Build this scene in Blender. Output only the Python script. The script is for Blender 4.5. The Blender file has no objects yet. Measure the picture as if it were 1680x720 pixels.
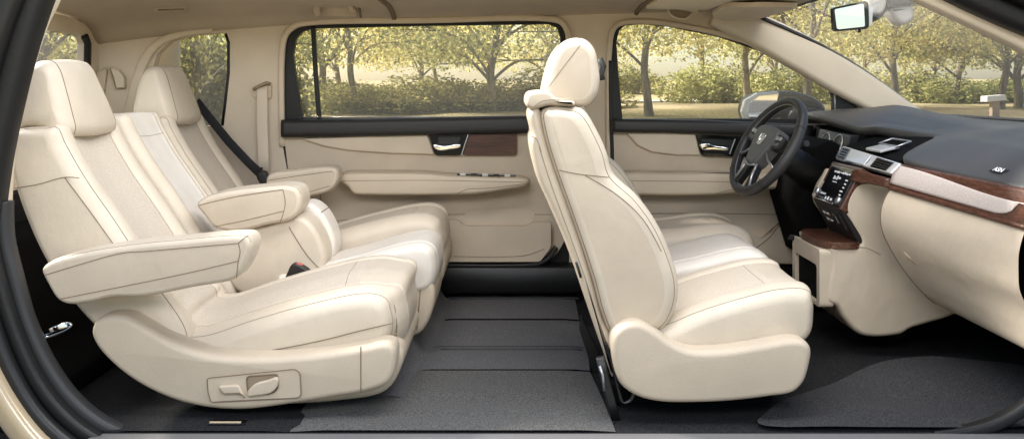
import bpy, bmesh, math, random
from mathutils import Vector, Matrix, noise as mnoise
import numpy as np

# ------------------------------------------------------------------ camera, sky, sun, exposure
SC = bpy.context.scene
COL = SC.collection
F, CX, HZ, CH = 1600.0, 840.0, 140.0, 1.05
cam_d = bpy.data.cameras.new('camera')
cam = bpy.data.objects.new('camera', cam_d); COL.objects.link(cam)
cam.location = (0, 0, CH); cam.rotation_euler = (math.radians(90), 0, 0)
cam_d.sensor_width = 36.0; cam_d.lens = 36.0 * F / 1680.0
cam_d.shift_y = -220.0 / 1680.0
cam_d.clip_start = 0.05; cam_d.clip_end = 600
SC.camera = cam

SUN_EL, SUN_AZ = math.radians(36), math.radians(-60)      # azimuth from +Y towards +X
world = bpy.data.worlds.new('World'); SC.world = world; world.use_nodes = True
wn = world.node_tree.nodes; wl = world.node_tree.links
for n in list(wn): wn.remove(n)
sky = wn.new('ShaderNodeTexSky'); sky.sky_type = 'NISHITA'; sky.sun_disc = False
sky.sun_elevation = SUN_EL; sky.sun_rotation = SUN_AZ
sky.air_density = 1.0; sky.dust_density = 1.0; sky.ozone_density = 0.6
bg = wn.new('ShaderNodeBackground'); bg.inputs['Strength'].default_value = 0.05
wo = wn.new('ShaderNodeOutputWorld')
wl.new(sky.outputs['Color'], bg.inputs['Color']); wl.new(bg.outputs['Background'], wo.inputs['Surface'])

sun_d = bpy.data.lights.new('sun', 'SUN'); sun_d.energy = 5.0; sun_d.angle = math.radians(10)
sun_d.color = (1.0, 0.95, 0.87)
sun = bpy.data.objects.new('sun', sun_d); COL.objects.link(sun)
sdir = Vector((math.sin(SUN_AZ) * math.cos(SUN_EL), math.cos(SUN_AZ) * math.cos(SUN_EL), math.sin(SUN_EL)))
sun.rotation_euler = (-sdir).to_track_quat('-Z', 'Y').to_euler()
sun.location = sdir * 50

# added softboxes standing in for studio light: one overhead, one behind the camera
def softbox(name, loc, aim, sx, sy, watts, color=(1, 1, 1)):
    d = bpy.data.lights.new(name, 'AREA'); d.shape = 'RECTANGLE'; d.size = sx; d.size_y = sy
    d.energy = watts; d.color = color
    o = bpy.data.objects.new(name, d); COL.objects.link(o); o.location = loc
    o.rotation_euler = (Vector(aim) - Vector(loc)).to_track_quat('-Z', 'Y').to_euler()
    return o
softbox('overhead_softbox', (0.5, 2.9, 2.8), (0.15, 3.7, 0.4), 3.4, 1.0, 27, (1.0, 0.985, 0.96))
softbox('front_softbox', (0.0, -0.6, 2.55), (0, 4.7, 0.8), 4.4, 1.0, 28, (1.0, 0.97, 0.93))

SC.view_settings.view_transform = 'Standard'; SC.view_settings.look = 'None'
SC.view_settings.exposure = 2.05; SC.view_settings.gamma = 1.0
SC.view_settings.use_curve_mapping = False
SC.render.engine = 'CYCLES'
SC.cycles.use_denoising = True
SC.cycles.max_bounces = 8; SC.cycles.diffuse_bounces = 4; SC.cycles.glossy_bounces = 3
SC.cycles.transmission_bounces = 4; SC.cycles.transparent_max_bounces = 12
SC.cycles.sample_clamp_indirect = 4.0
rnd = random.Random(7)

# ------------------------------------------------------------------ materials
def mat(name, col, rough=0.5, spec=0.5, metal=0.0, coat=0.0):
    m = bpy.data.materials.new(name); m.use_nodes = True
    b = m.node_tree.nodes['Principled BSDF']
    b.inputs['Base Color'].default_value = (*col, 1); b.inputs['Roughness'].default_value = rough
    b.inputs['Metallic'].default_value = metal; b.inputs['Specular IOR Level'].default_value = spec
    b.inputs['Coat Weight'].default_value = coat
    return m
def NT(m): return m.node_tree.nodes, m.node_tree.links, m.node_tree.nodes['Principled BSDF']
def coords(m, scale=(1, 1, 1)):
    n, l, b = NT(m)
    tc = n.new('ShaderNodeTexCoord'); mp = n.new('ShaderNodeMapping'); mp.inputs['Scale'].default_value = scale
    l.new(tc.outputs['Object'], mp.inputs['Vector']); return mp.outputs['Vector']
def vary(m, c0, c1, scale, detail=4, stretch=(1, 1, 1), lo=0.35, hi=0.65, rough=0.5):
    n, l, b = NT(m)
    t = n.new('ShaderNodeTexNoise'); t.inputs['Scale'].default_value = scale; t.inputs['Detail'].default_value = detail
    t.inputs['Roughness'].default_value = rough
    l.new(coords(m, stretch), t.inputs['Vector'])
    r = n.new('ShaderNodeValToRGB'); r.color_ramp.elements[0].position = lo; r.color_ramp.elements[1].position = hi
    r.color_ramp.elements[0].color = (*c0, 1); r.color_ramp.elements[1].color = (*c1, 1)
    l.new(t.outputs['Fac'], r.inputs['Fac']); l.new(r.outputs['Color'], b.inputs['Base Color'])
    return t, r
def bump(m, layers):
    n, l, b = NT(m); prev = None
    for kind, scale, dist, stretch in layers:
        t = n.new('ShaderNodeTexVoronoi' if kind == 'v' else 'ShaderNodeTexNoise')
        t.inputs['Scale'].default_value = scale
        l.new(coords(m, stretch), t.inputs['Vector'])
        bm_ = n.new('ShaderNodeBump'); bm_.inputs['Distance'].default_value = dist; bm_.inputs['Strength'].default_value = 1.0
        l.new(t.outputs['Distance' if kind == 'v' else 'Fac'], bm_.inputs['Height'])
        if prev: l.new(prev.outputs['Normal'], bm_.inputs['Normal'])
        prev = bm_
    l.new(prev.outputs['Normal'], b.inputs['Normal'])
U = (1, 1, 1)
def leather(name, col, rough=0.42, wr=0.004, grain=0.0005):
    m = mat(name, col, rough, 0.4)
    a = tuple(c * 0.95 for c in col); b = tuple(min(1, c * 1.03) for c in col)
    vary(m, a, b, 6, 3)
    bump(m, [('n', 9, wr, U), ('n', 34, wr * .35, (1, 1, .6)), ('v', 420, grain, U)])
    return m
M = {}
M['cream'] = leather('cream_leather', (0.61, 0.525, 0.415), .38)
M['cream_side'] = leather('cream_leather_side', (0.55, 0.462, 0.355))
M['ivory'] = leather('ivory_leather', (0.74, 0.68, 0.60), 0.35)
M['trim'] = leather('beige_trim', (0.60, 0.50, 0.38), 0.5, 0.001, 0.0006)
M['trim_light'] = leather('beige_trim_padded', (0.66, 0.555, 0.42), 0.45, 0.002)
M['shell'] = leather('grained_plastic', (0.53, 0.445, 0.34), 0.5, 0.0008, 0.0008)
M['head'] = leather('headlining', (0.50, 0.425, 0.33), 0.9, 0.001, 0.0005)
M['pillar'] = leather('pillar_trim', (0.66, 0.565, 0.44), 0.6, 0.001, 0.0004)
m = M['insert'] = mat('woven_insert', (0.6, 0.5, 0.37), 0.85, 0.2)
vary(m, (0.50, 0.43, 0.345), (0.60, 0.525, 0.43), 240, 2, U, 0.36, 0.64); bump(m, [('n', 260, 0.0010, U)])
m = M['mesh_trim'] = mat('pale_woven_trim', (0.7, 0.6, 0.55), 0.6, 0.3)
vary(m, (0.44, 0.375, 0.335), (0.57, 0.50, 0.46), 260, 1, (1, 1.0, 1.6), 0.35, 0.65); bump(m, [('n', 160, 0.0012, (1, 1, 1.6))])
M['seam'] = mat('seam_thread', (0.20, 0.15, 0.105), 0.8, 0.2)
M['seam_soft'] = mat('seam_thread_pale', (0.30, 0.235, 0.165), 0.8, 0.2)
M['black'] = mat('black_plastic', (0.006, 0.006, 0.0063), 0.42, 0.5)
bump(M['black'], [('n', 500, 0.0003, U)])
M['gloss'] = mat('gloss_black', (0.006, 0.006, 0.007), 0.12, 0.5)
M['void'] = mat('dull_black', (0.004, 0.004, 0.0042), 0.95, 0.1)
bump(M['void'], [('n', 220, 0.002, U)])
M['rubber'] = mat('seal_rubber', (0.006, 0.006, 0.0065), 0.5, 0.4)
bump(M['rubber'], [('n', 90, 0.0008, U)])
M['greytrim'] = mat('charcoal_trim', (0.028, 0.028, 0.029), 0.5, 0.4)
bump(M['greytrim'], [('n', 400, 0.0005, U)])
M['sill'] = mat('brushed_sill', (0.27, 0.265, 0.265), 0.45, 0.5, 0.5)
M['belt'] = mat('soft_charcoal', (0.020, 0.0185, 0.0175), 0.48, 0.5)
bump(M['belt'], [('v', 300, 0.0006, U)])
M['dash'] = mat('dash_skin', (0.045, 0.044, 0.043), 0.42, 0.5)
vary(M['dash'], (0.040, 0.039, 0.038), (0.052, 0.050, 0.049), 5, 3); bump(M['dash'], [('v', 380, 0.0006, U), ('n', 6, 0.002, U)])
M['chrome'] = mat('chrome', (0.86, 0.86, 0.87), 0.08, 0.5, 1.0)
M['silver'] = mat('satin_silver', (0.50, 0.50, 0.51), 0.32, 0.5, 0.85)
M['silverpaint'] = mat('silver_plastic', (0.62, 0.62, 0.62), 0.25, 0.5, 0.35, 0.3)
M['satin_cover'] = mat('grey_plastic_cover', (0.36, 0.34, 0.32), 0.45, 0.4)
M['wheelgrey'] = mat('wheel_grey', (0.10, 0.099, 0.098), 0.42, 0.5)
bump(M['wheelgrey'], [('v', 500, 0.0004, U)])
M['wheelleather'] = mat('wheel_leather', (0.035, 0.034, 0.034), 0.38, 0.5)
bump(M['wheelleather'], [('v', 450, 0.0005, U)])
M['white'] = mat('white_print', (0.85, 0.85, 0.87), 0.4, 0.5)
M['red'] = mat('red_plastic', (0.50, 0.09, 0.07), 0.35, 0.5)
M['gold'] = mat('gold_paint', (0.52, 0.41, 0.27), 0.25, 0.5, 0.25, 0.6)
M['webbing_dark'] = mat('dark_webbing', (0.018, 0.018, 0.02), 0.7, 0.3)
bump(M['webbing_dark'], [('n', 300, 0.001, U)])
M['webbing'] = mat('beige_webbing', (0.70, 0.60, 0.48), 0.7, 0.3)
bump(M['webbing'], [('n', 300, 0.001, U)])
def wood(name, stretch):
    m = mat(name, (0.12, 0.05, 0.03), 0.38, 0.4, 0, 0.3)
    t, r = vary(m, (0.026, 0.0085, 0.0045), (0.135, 0.052, 0.029), 1.0, 5, stretch, 0.33, 0.68, 0.65)
    return m
M['wood_x'] = wood('walnut_door', (9, 9, 190))
M['wood_y'] = wood('walnut_dash', (150, 6, 150))
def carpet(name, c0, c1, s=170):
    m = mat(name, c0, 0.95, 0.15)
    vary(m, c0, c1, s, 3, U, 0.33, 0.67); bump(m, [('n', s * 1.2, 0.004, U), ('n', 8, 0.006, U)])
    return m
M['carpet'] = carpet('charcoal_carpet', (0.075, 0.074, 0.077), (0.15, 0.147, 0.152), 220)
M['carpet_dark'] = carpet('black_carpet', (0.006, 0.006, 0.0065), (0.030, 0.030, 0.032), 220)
M['mat'] = carpet('grey_mat', (0.06, 0.059, 0.0575), (0.15, 0.147, 0.142), 200)
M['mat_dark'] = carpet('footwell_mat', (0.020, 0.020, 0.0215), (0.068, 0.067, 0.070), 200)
m = M['ribweave'] = mat('brown_ribbed_weave', (0.2, 0.14, 0.09), 0.8, 0.2)
vary(m, (0.12, 0.085, 0.055), (0.36, 0.27, 0.18), 1.0, 2, (30, 30, 420))
def glass_mat(name, tint, haze):  # translucent film in the glass stands in for haze in the air outside
    m = bpy.data.materials.new(name); m.use_nodes = True
    n, l = m.node_tree.nodes, m.node_tree.links
    n.remove(n['Principled BSDF']); out = n['Material Output']
    tr = n.new('ShaderNodeBsdfTransparent'); tr.inputs['Color'].default_value = (*tint, 1)
    gl = n.new('ShaderNodeBsdfGlossy'); gl.inputs['Roughness'].default_value = 0.02
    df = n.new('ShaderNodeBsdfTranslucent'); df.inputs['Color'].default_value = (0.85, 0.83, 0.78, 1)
    lw = n.new('ShaderNodeLayerWeight'); lw.inputs['Blend'].default_value = .5
    pw = n.new('ShaderNodeMath'); pw.operation = 'POWER'; pw.inputs[1].default_value = 5
    fr = n.new('ShaderNodeMath'); fr.operation = 'MULTIPLY_ADD'; fr.inputs[1].default_value = .25; fr.inputs[2].default_value = .02
    l.new(lw.outputs['Facing'], pw.inputs[0]); l.new(pw.outputs[0], fr.inputs[0])
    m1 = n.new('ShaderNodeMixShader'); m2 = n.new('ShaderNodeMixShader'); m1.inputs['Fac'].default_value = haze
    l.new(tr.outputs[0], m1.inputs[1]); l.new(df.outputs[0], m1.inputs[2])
    l.new(fr.outputs[0], m2.inputs['Fac']); l.new(m1.outputs[0], m2.inputs[1]); l.new(gl.outputs[0], m2.inputs[2])
    l.new(m2.outputs[0], out.inputs['Surface'])
    return m
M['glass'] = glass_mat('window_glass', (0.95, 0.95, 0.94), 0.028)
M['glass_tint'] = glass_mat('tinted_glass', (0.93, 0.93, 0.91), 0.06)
M['mirror'] = mat('mirror_glass', (0.92, 0.92, 0.92), 0.02, 0.5, 1.0)

# ------------------------------------------------------------------ helpers
def W(px, py, Y): return Vector(((px - CX) / F * Y, Y, CH - (py - HZ) / F * Y))
def XZ(pts, Y): return [((p[0] - CX) / F * Y, CH - (p[1] - HZ) / F * Y) for p in pts]

def catmull(pts, closed=True, sub=10):
    pts = [Vector(p) for p in pts]; n = len(pts); out = []
    rng = n if closed else n - 1
    for i in range(rng):
        g = (lambda k: pts[k % n]) if closed else (lambda k: pts[min(max(k, 0), n - 1)])
        p0, p1, p2, p3 = g(i - 1), g(i), g(i + 1), g(i + 2)
        d1 = max((p1 - p0).length, 1e-6) ** .5; d2 = max((p2 - p1).length, 1e-6) ** .5; d3 = max((p3 - p2).length, 1e-6) ** .5
        m1 = (p2 - p0) * (d2 / (d1 + d2)) * 1.0 if False else ((p1 - p0) / d1 - (p2 - p0) / (d1 + d2) + (p2 - p1) / d2) * d2
        m2 = ((p2 - p1) / d2 - (p3 - p1) / (d2 + d3) + (p3 - p2) / d3) * d2
        for k in range(sub):
            t = k / sub; t2 = t * t; t3 = t2 * t
            out.append((2 * t3 - 3 * t2 + 1) * p1 + (t3 - 2 * t2 + t) * m1 + (-2 * t3 + 3 * t2) * p2 + (t3 - t2) * m2)
    if not closed: out.append(pts[-1])
    return out
def resample(pts, N, closed=True):
    q = pts + [pts[0]] if closed else pts
    L = [0]
    for a, b in zip(q, q[1:]): L.append(L[-1] + (b - a).length)
    out = []; j = 0; tot = L[-1]; cnt = N if closed else N - 1
    for i in range(N):
        s = tot * i / cnt
        while j < len(L) - 2 and L[j + 1] < s: j += 1
        t = (s - L[j]) / max(L[j + 1] - L[j], 1e-9)
        out.append(q[j].lerp(q[j + 1], min(max(t, 0), 1)))
    return out

class MB:
    def __init__(s): s.bm = bmesh.new(); s.mats = []
    def mi(s, m):
        if isinstance(m, str): m = M[m]
        if m not in s.mats: s.mats.append(m)
        return s.mats.index(m)
    def face(s, vs, mi, smooth=True):
        try:
            f = s.bm.faces.new(vs); f.material_index = mi; f.smooth = smooth; return f
        except ValueError: return None
    def grid(s, rows, m, closed_u=False, closed_v=False, smooth=True, matf=None):
        V = [[s.bm.verts.new(p) for p in r] for r in rows]; mi = s.mi(m)
        R, C = len(V), len(V[0])
        for i in range(R if closed_v else R - 1):
            for j in range(C if closed_u else C - 1):
                s.face((V[i][j], V[i][(j + 1) % C], V[(i + 1) % R][(j + 1) % C], V[(i + 1) % R][j]),
                       matf(i, j) if matf else mi, smooth)
        return V
    def tube(s, pts, r, m, n=6, closed=False, flat=None, cap=True):
        pts = [Vector(p) for p in pts]; N = len(pts); rows = []; up = None
        for i, p in enumerate(pts):
            a = pts[(i - 1) % N] if (closed or i > 0) else p
            b = pts[(i + 1) % N] if (closed or i < N - 1) else p
            t = (b - a).normalized() if (b - a).length > 1e-9 else Vector((1, 0, 0))
            if up is None:
                up = Vector((0, 0, 1)) if abs(t.z) < .9 else Vector((1, 0, 0))
            up = (up - t * up.dot(t))
            up = up.normalized() if up.length > 1e-6 else t.orthogonal().normalized()
            sd = t.cross(up); rr = r(i / max(N - 1, 1)) if callable(r) else r
            rows.append([p + up * math.cos(2 * math.pi * k / n) * rr + sd * math.sin(2 * math.pi * k / n) * rr for k in range(n)])
        V = s.grid(rows, m, closed_u=True, closed_v=closed)
        if not closed and cap:
            mi = s.mi(m); s.face(list(reversed(V[0])), mi, False); s.face(V[-1], mi, False)
    def sweep(s, pts, w, d, m, closed=False, n=3, yv=Vector((0, 1, 0)), smooth=True):
        """rounded bar swept along pts: w across (perpendicular to yv), d along yv"""
        pts = [Vector(p) for p in pts]; N = len(pts); rows = []
        for i, p in enumerate(pts):
            a = pts[(i - 1) % N] if (closed or i > 0) else p
            b = pts[(i + 1) % N] if (closed or i < N - 1) else p
            t = (b - a).normalized(); nv = t.cross(yv).normalized()
            ww = w(i / max(N - 1, 1)) if callable(w) else w
            hw, hd = ww / 2, d / 2; rr = min(hw, hd) * .6; ring = []
            for (sx, sy, a0) in ((1, 1, 0), (-1, 1, 90), (-1, -1, 180), (1, -1, 270)):
                for k in range(n):
                    an = math.radians(a0 + 90 * k / (n - 1))
                    ring.append(p + nv * (sx * (hw - rr) + math.cos(an) * rr) + yv * (sy * (hd - rr) + math.sin(an) * rr))
            rows.append(ring)
        V = s.grid(rows, m, closed_u=True, closed_v=closed, smooth=smooth)
        if not closed:
            mi = s.mi(m); s.face(list(reversed(V[0])), mi, False); s.face(V[-1], mi, False)
    def box(s, x0, x1, y0, y1, z0, z1, m, bev=0.0):
        c = [(x, y, z) for x in (x0, x1) for y in (y0, y1) for z in (z0, z1)]
        s.hexa([c[0], c[4], c[6], c[2], c[1], c[5], c[7], c[3]], m, bev)
    def hexa(s, c, m, bev=0.0, seg=2):
        """c: bottom 4 then top 4 corners"""
        t = bmesh.new(); v = [t.verts.new(p) for p in c]
        for f in ((3, 2, 1, 0), (4, 5, 6, 7), (0, 1, 5, 4), (1, 2, 6, 5), (2, 3, 7, 6), (3, 0, 4, 7)): t.faces.new([v[i] for i in f])
        bmesh.ops.recalc_face_normals(t, faces=t.faces)
        if bev: bmesh.ops.bevel(t, geom=list(t.edges), offset=bev, segments=seg, profile=.5, affect='EDGES')
        s.merge(t, m)
    def merge(s, t, m, smooth=False):
        mi = s.mi(m); mp = {}
        for v in t.verts: mp[v] = s.bm.verts.new(v.co)
        for f in t.faces: s.face([mp[v] for v in f.verts], mi, smooth)
        t.free()
    def plate(s, outer, holes, y0, y1, m, bev=0.0):
        """flat panel in XZ with holes, real thickness y0..y1"""
        t = bmesh.new()
        for lp in [outer] + list(holes):
            vs = [t.verts.new((p[0], y0, p[1])) for p in lp]
            for a, b in zip(vs, vs[1:] + vs[:1]): t.edges.new((a, b))
        bmesh.ops.triangle_fill(t, use_beauty=True, use_dissolve=False, edges=list(t.edges))
        ex = bmesh.ops.extrude_face_region(t, geom=list(t.faces))
        for v in [g for g in ex['geom'] if isinstance(g, bmesh.types.BMVert)]: v.co.y = y1
        bmesh.ops.recalc_face_normals(t, faces=t.faces)
        if bev:
            rim = [e for e in t.edges if len(e.link_faces) == 2 and e.calc_face_angle(0) > .9]
            bmesh.ops.bevel(t, geom=rim, offset=bev, segments=3, profile=.5, affect='EDGES', clamp_overlap=True)
        s.merge(t, m)
    def build(s, name, parent=None, auto=None):
        me = bpy.data.meshes.new(name); 
        bmesh.ops.recalc_face_normals(s.bm, faces=s.bm.faces)
        s.bm.to_mesh(me); s.bm.free()
        for mm in s.mats: me.materials.append(mm)
        o = bpy.data.objects.new(name, me); COL.objects.link(o)
        if auto is not None: 
            me.shade_smooth(); me.set_sharp_from_angle(angle=math.radians(auto))
        adopt(o, parent)
        return o
def adopt(o, parent):
    if parent is not None:
        o.parent = parent
        # meshes are modelled in world space: an Empty root sits at the thing's base, a mesh parent at the identity
        o.matrix_parent_inverse = Matrix.Translation(-parent.location)
def tag(o, label, cat=None, group=None, kind='thing'):
    o['label'] = label
    if cat: o['category'] = cat
    if group: o['group'] = group
    if kind: o['kind'] = kind
    return o
def thing(name, label, cat, loc, group=None, kind='thing'):
    o = bpy.data.objects.new(name, None); COL.objects.link(o); o.location = loc
    o.empty_display_size = .1
    return tag(o, label, cat, group, kind)
def structure(o, label=None):
    o['kind'] = 'structure'
    if label: o['label'] = label
    return o
def sm(a, b, x):
    t = min(max((x - a) / (b - a), 0), 1); return t * t * (3 - 2 * t)

class Pad:
    """upholstered body: an XZ side profile carried across Y with rounded ends and a shaped face"""
    def __init__(s, mb, prof, y0, y1, r=.02, ry=None, N=110, m='cream', disp=None, matf=None, ny=16, ne=6, sharp=False, side=None, xf=None, star=False, grooves=()):
        s.y0, s.y1, s.r = y0, y1, r; ry = r if ry is None else ry; s.ry = ry
        P = [Vector((p[0], p[1])) for p in prof]
        P = resample(P if sharp else catmull(P), N)
        area = sum(a.x * b.y - b.x * a.y for a, b in zip(P, P[1:] + P[:1]))
        if area < 0: P.reverse()
        nr = []
        for i in range(N):
            t = (P[(i + 1) % N] - P[i - 1]).normalized(); nr.append(Vector((t.y, -t.x)))
        s.rawn = list(nr)
        for _ in range(3): nr = [(nr[i - 1] + nr[i] * 2 + nr[(i + 1) % N]).normalized() for i in range(N)]
        s.P, s.n, s.N, s.disp, s.xf = P, nr, N, disp, xf
        s.cen = sum(P, Vector((0, 0))) / N if star else None
        secs = []
        for k in range(ne + 1):
            a = math.pi / 2 * k / ne; secs.append((y0 + ry * (1 - math.cos(math.pi / 2 * k / ne)) if False else y0 + ry * (1 - math.sin(a)), r * (1 - math.cos(a))))
        secs = [(y, i) for (y, i) in reversed(secs)]           # from the cap (y0, inset r) inwards
        mid = [(y0 + ry + (y1 - y0 - 2 * ry) * k / ny, 0.0) for k in range(1, ny)]
        if grooves:
            ex = [y0 + g * (y1 - y0) + d for g in grooves for d in (-.018, -.011, -.006, -.003, 0, .003, .006, .011, .018)]
            ms = [q for q in mid if all(abs(q[0] - e) > .004 for e in ex)] + [(e, 0.0) for e in ex if y0 + ry < e < y1 - ry]
            mid = sorted(ms)
        s.grooves = grooves
        tail = [(y1 - (y - y0), i) for (y, i) in reversed(secs)]
        secs = secs + mid + tail
        s.secs = secs
        rows = [[s.S(i, y, ins) for i in range(N)] for (y, ins) in secs]
        mi = mb.mi(m)
        mf = None
        if matf:
            def mf(j, i):
                t = ((secs[j][0] + secs[j + 1][0]) / 2 - y0) / (y1 - y0)
                q = matf(s.n[i], t, s.P[i]); return mb.mi(q) if q else mi
        V = mb.grid(rows, m, closed_u=True, matf=mf)
        sd = mb.mi(side) if side else mi
        for ring, rev in ((V[0], True), (V[-1], False)):
            mb.face(list(reversed(ring)) if rev else ring, sd, True)
    def S(s, i, y, ins=0.0, lift=0.0):
        t = (y - s.y0) / (s.y1 - s.y0); p, n = s.P[i % s.N], s.n[i % s.N]
        d = (s.disp(n, t, p) if s.disp else 0.0) * (1 - ins / max(s.r, 1e-6))
        for g in s.grooves: d -= .0065 * math.exp(-((y - s.y0 - g * (s.y1 - s.y0)) / .0065) ** 2) * sm(.2, .55, max(n.x, n.y))
        if s.cen is not None: q = p + n * (d + lift) + (s.cen - p) * min(.9, ins / max(.09, (s.cen - p).length))
        else: q = p + n * (d - ins + lift)
        v = Vector((q.x, y, q.y))
        return s.xf(v) if s.xf else v
    def inset_at(s, y):
        e = min(y - s.y0, s.y1 - y)
        if e >= s.ry: return 0.0
        q = 1 - max(e, 0) / s.ry
        return s.r * (1 - math.sqrt(max(0, 1 - q * q)))
    def seam(s, mb, t, cond, m='seam', r=.0009, lift=.0002):
        """seam running along the profile at lateral position t where cond(normal, point)"""
        y = s.y0 + t * (s.y1 - s.y0); ins = s.inset_at(y)
        idx = [i for i in range(s.N) if cond(s.n[i], s.P[i])]
        if not idx: return
        runs = [[idx[0]]]
        for a in idx[1:]:
            if a == runs[-1][-1] + 1: runs[-1].append(a)
            else: runs.append([a])
        if len(runs) > 1 and runs[0][0] == 0 and runs[-1][-1] == s.N - 1:
            runs[0] = runs[-1] + [i + s.N for i in runs[0]]; runs.pop()
        for run in runs:
            if len(run) < 3: continue
            if len(run) == s.N: mb.tube([s.S(i, y, ins, lift) for i in run], r, m, 5, closed=True)
            else: mb.tube([s.S(i, y, ins, lift) for i in run], r, m, 5)
    def cross(s, mb, point, t0=0.0, t1=1.0, m='seam', r=.0009, lift=.0002, n=24):
        """seam across the width at the profile point nearest to point (x,z)"""
        q = Vector(point); i = min(range(s.N), key=lambda k: (s.P[k] - q).length)
        pts = []
        for k in range(n + 1):
            y = s.y0 + (s.y1 - s.y0) * (t0 + (t1 - t0) * k / n); pts.append(s.S(i, y, s.inset_at(y), lift))
        mb.tube(pts, r, m, 5)
def line(mb, px, Y, m='seam', r=.0010, smooth=True):
    pts = [Vector(p) for p in px]
    if smooth and len(pts) > 2: pts = catmull(pts, False, 6)
    mb.tube([W(p.x, p.y, Y) for p in pts], r, m, 5)
def rounded(pts, r, n=4):
    """round the corners of a polygon"""
    out = []; N = len(pts); V2 = [Vector(p) for p in pts]
    for i in range(N):
        p, a, b = V2[i], V2[i - 1], V2[(i + 1) % N]
        da, db = (a - p), (b - p); q = min(r, da.length * .45, db.length * .45)
        A, B = p + da.normalized() * q, p + db.normalized() * q
        for k in range(n + 1):
            t = k / n; out.append(A * (1 - t) ** 2 + p * 2 * t * (1 - t) + B * t * t)
    return out

# ------------------------------------------------------------------ setting: park ground outside
def gz(x, y):
    d = math.hypot(x, y - 4)
    return -0.47 + 0.98 * sm(6, 23, d) + 1.0 * sm(26, 90, d) + 0.05 * math.sin(x * .31) * math.cos(y * .27) * sm(4, 12, d)
def build_ground():
    mb = MB(); m = mat('leafy_grass', (0.2, 0.17, 0.07), 0.95, 0.1)
    n, l, b = NT(m)
    t, r = vary(m, (0.16, 0.15, 0.065), (0.42, 0.35, 0.18), 14, 6, U, 0.35, 0.65, 0.7)
    t2 = n.new('ShaderNodeTexNoise'); t2.inputs['Scale'].default_value = .22; l.new(coords(m), t2.inputs['Vector'])
    mx = n.new('ShaderNodeMix'); mx.data_type = 'RGBA'; mx.blend_type = 'MIX'
    r2 = n.new('ShaderNodeValToRGB'); r2.color_ramp.elements[0].position = .42; r2.color_ramp.elements[1].position = .58
    l.new(t2.outputs['Fac'], r2.inputs['Fac']); l.new(r2.outputs['Color'], mx.inputs['Factor'])
    l.new(r.outputs['Color'], mx.inputs['A']); mx.inputs['B'].default_value = (0.38, 0.31, 0.19, 1)
    l.new(mx.outputs['Result'], b.inputs['Base Color']); bump(m, [('n', 30, 0.03, U)])
    xs = [-300, -180, -110] + [(-76 + 3.2 * i) for i in range(49)] + [110, 180, 300]
    ys = [-120, -60, -30, -15, -6] + [0 + 2.5 * i for i in range(33)] + [100, 140, 200, 300, 400]
    mb.grid([[Vector((x, y, gz(x, y))) for x in xs] for y in ys], m)
    o = mb.build('ground'); structure(o, 'leaf strewn dry park grass beyond the windows')
    # a pale gravel path crossing the park
    mb = MB(); mp = mat('pale_gravel', (0.5, 0.43, 0.33), 0.95, 0.1)
    vary(mp, (0.38, 0.32, 0.24), (0.56, 0.49, 0.38), 25, 5)
    rows = []
    for i in range(50):
        x = -60 + i * 2.45; yc = 33 + 3.0 * math.sin(x * .06)
        rows.append([Vector((x, yc + k, gz(x, yc + k) + .035)) for k in (-1.6, -.8, 0, .8, 1.6)])
    mb.grid(rows, mp); o = mb.build('path'); structure(o, 'pale gravel path crossing the park')
build_ground()
mb = MB(); ma = mat('asphalt', (0.045, 0.045, 0.046), 0.9, 0.3)  # unseen asphalt added to cut light bounced onto the near side
vary(ma, (0.03, 0.03, 0.031), (0.062, 0.061, 0.06), 60, 5); bump(ma, [('n', 150, 0.006, U)])
mb.grid([[Vector((x, y, gz(x, y) + .02)) for x in [-14 + i for i in range(29)]] for y in [-22 + j for j in range(30)]], ma)
o = mb.build('added_asphalt'); structure(o, 'unseen dark asphalt sheet added under the van to cut bounced light')

# ------------------------------------------------------------------ trees, bushes
def leaf_mat(name, cols, trans):
    m = bpy.data.materials.new(name); m.use_nodes = True
    n, l = m.node_tree.nodes, m.node_tree.links; n.remove(n['Principled BSDF'])
    g = n.new('ShaderNodeNewGeometry'); r = n.new('ShaderNodeValToRGB')
    cr = r.color_ramp; cr.interpolation = 'LINEAR'
    while len(cr.elements) < len(cols): cr.elements.new(.5)
    for i, c in enumerate(cols):
        cr.elements[i].position = i / (len(cols) - 1); cr.elements[i].color = (*c, 1)
    l.new(g.outputs['Random Per Island'], r.inputs['Fac'])
    d = n.new('ShaderNodeBsdfDiffuse'); t = n.new('ShaderNodeBsdfTranslucent'); mx = n.new('ShaderNodeMixShader')
    mx.inputs['Fac'].default_value = trans
    l.new(r.outputs['Color'], d.inputs['Color']); l.new(r.outputs['Color'], t.inputs['Color'])
    l.new(d.outputs[0], mx.inputs[1]); l.new(t.outputs[0], mx.inputs[2]); l.new(mx.outputs[0], n['Material Output'].inputs['Surface'])
    return m
LEAF_Y = leaf_mat('autumn_leaves', [(0.42, 0.36, 0.12), (0.62, 0.54, 0.21), (0.44, 0.43, 0.15), (0.72, 0.62, 0.28), (0.50, 0.41, 0.14)], .65)
LEAF_G = leaf_mat('olive_leaves', [(0.27, 0.29, 0.10), (0.44, 0.42, 0.16), (0.25, 0.27, 0.09), (0.56, 0.50, 0.21)], .65)
LEAF_D = leaf_mat('dark_hedge_leaves', [(0.15, 0.16, 0.06), (0.28, 0.27, 0.10), (0.44, 0.39, 0.15), (0.20, 0.20, 0.07)], .6)
BARK = mat('bark', (0.10, 0.08, 0.055), 0.95, 0.1)
vary(BARK, (0.12, 0.098, 0.07), (0.26, 0.215, 0.155), 1.0, 5, (9, 9, 2)); bump(BARK, [('n', 12, 0.03, (1, 1, .3))])

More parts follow.
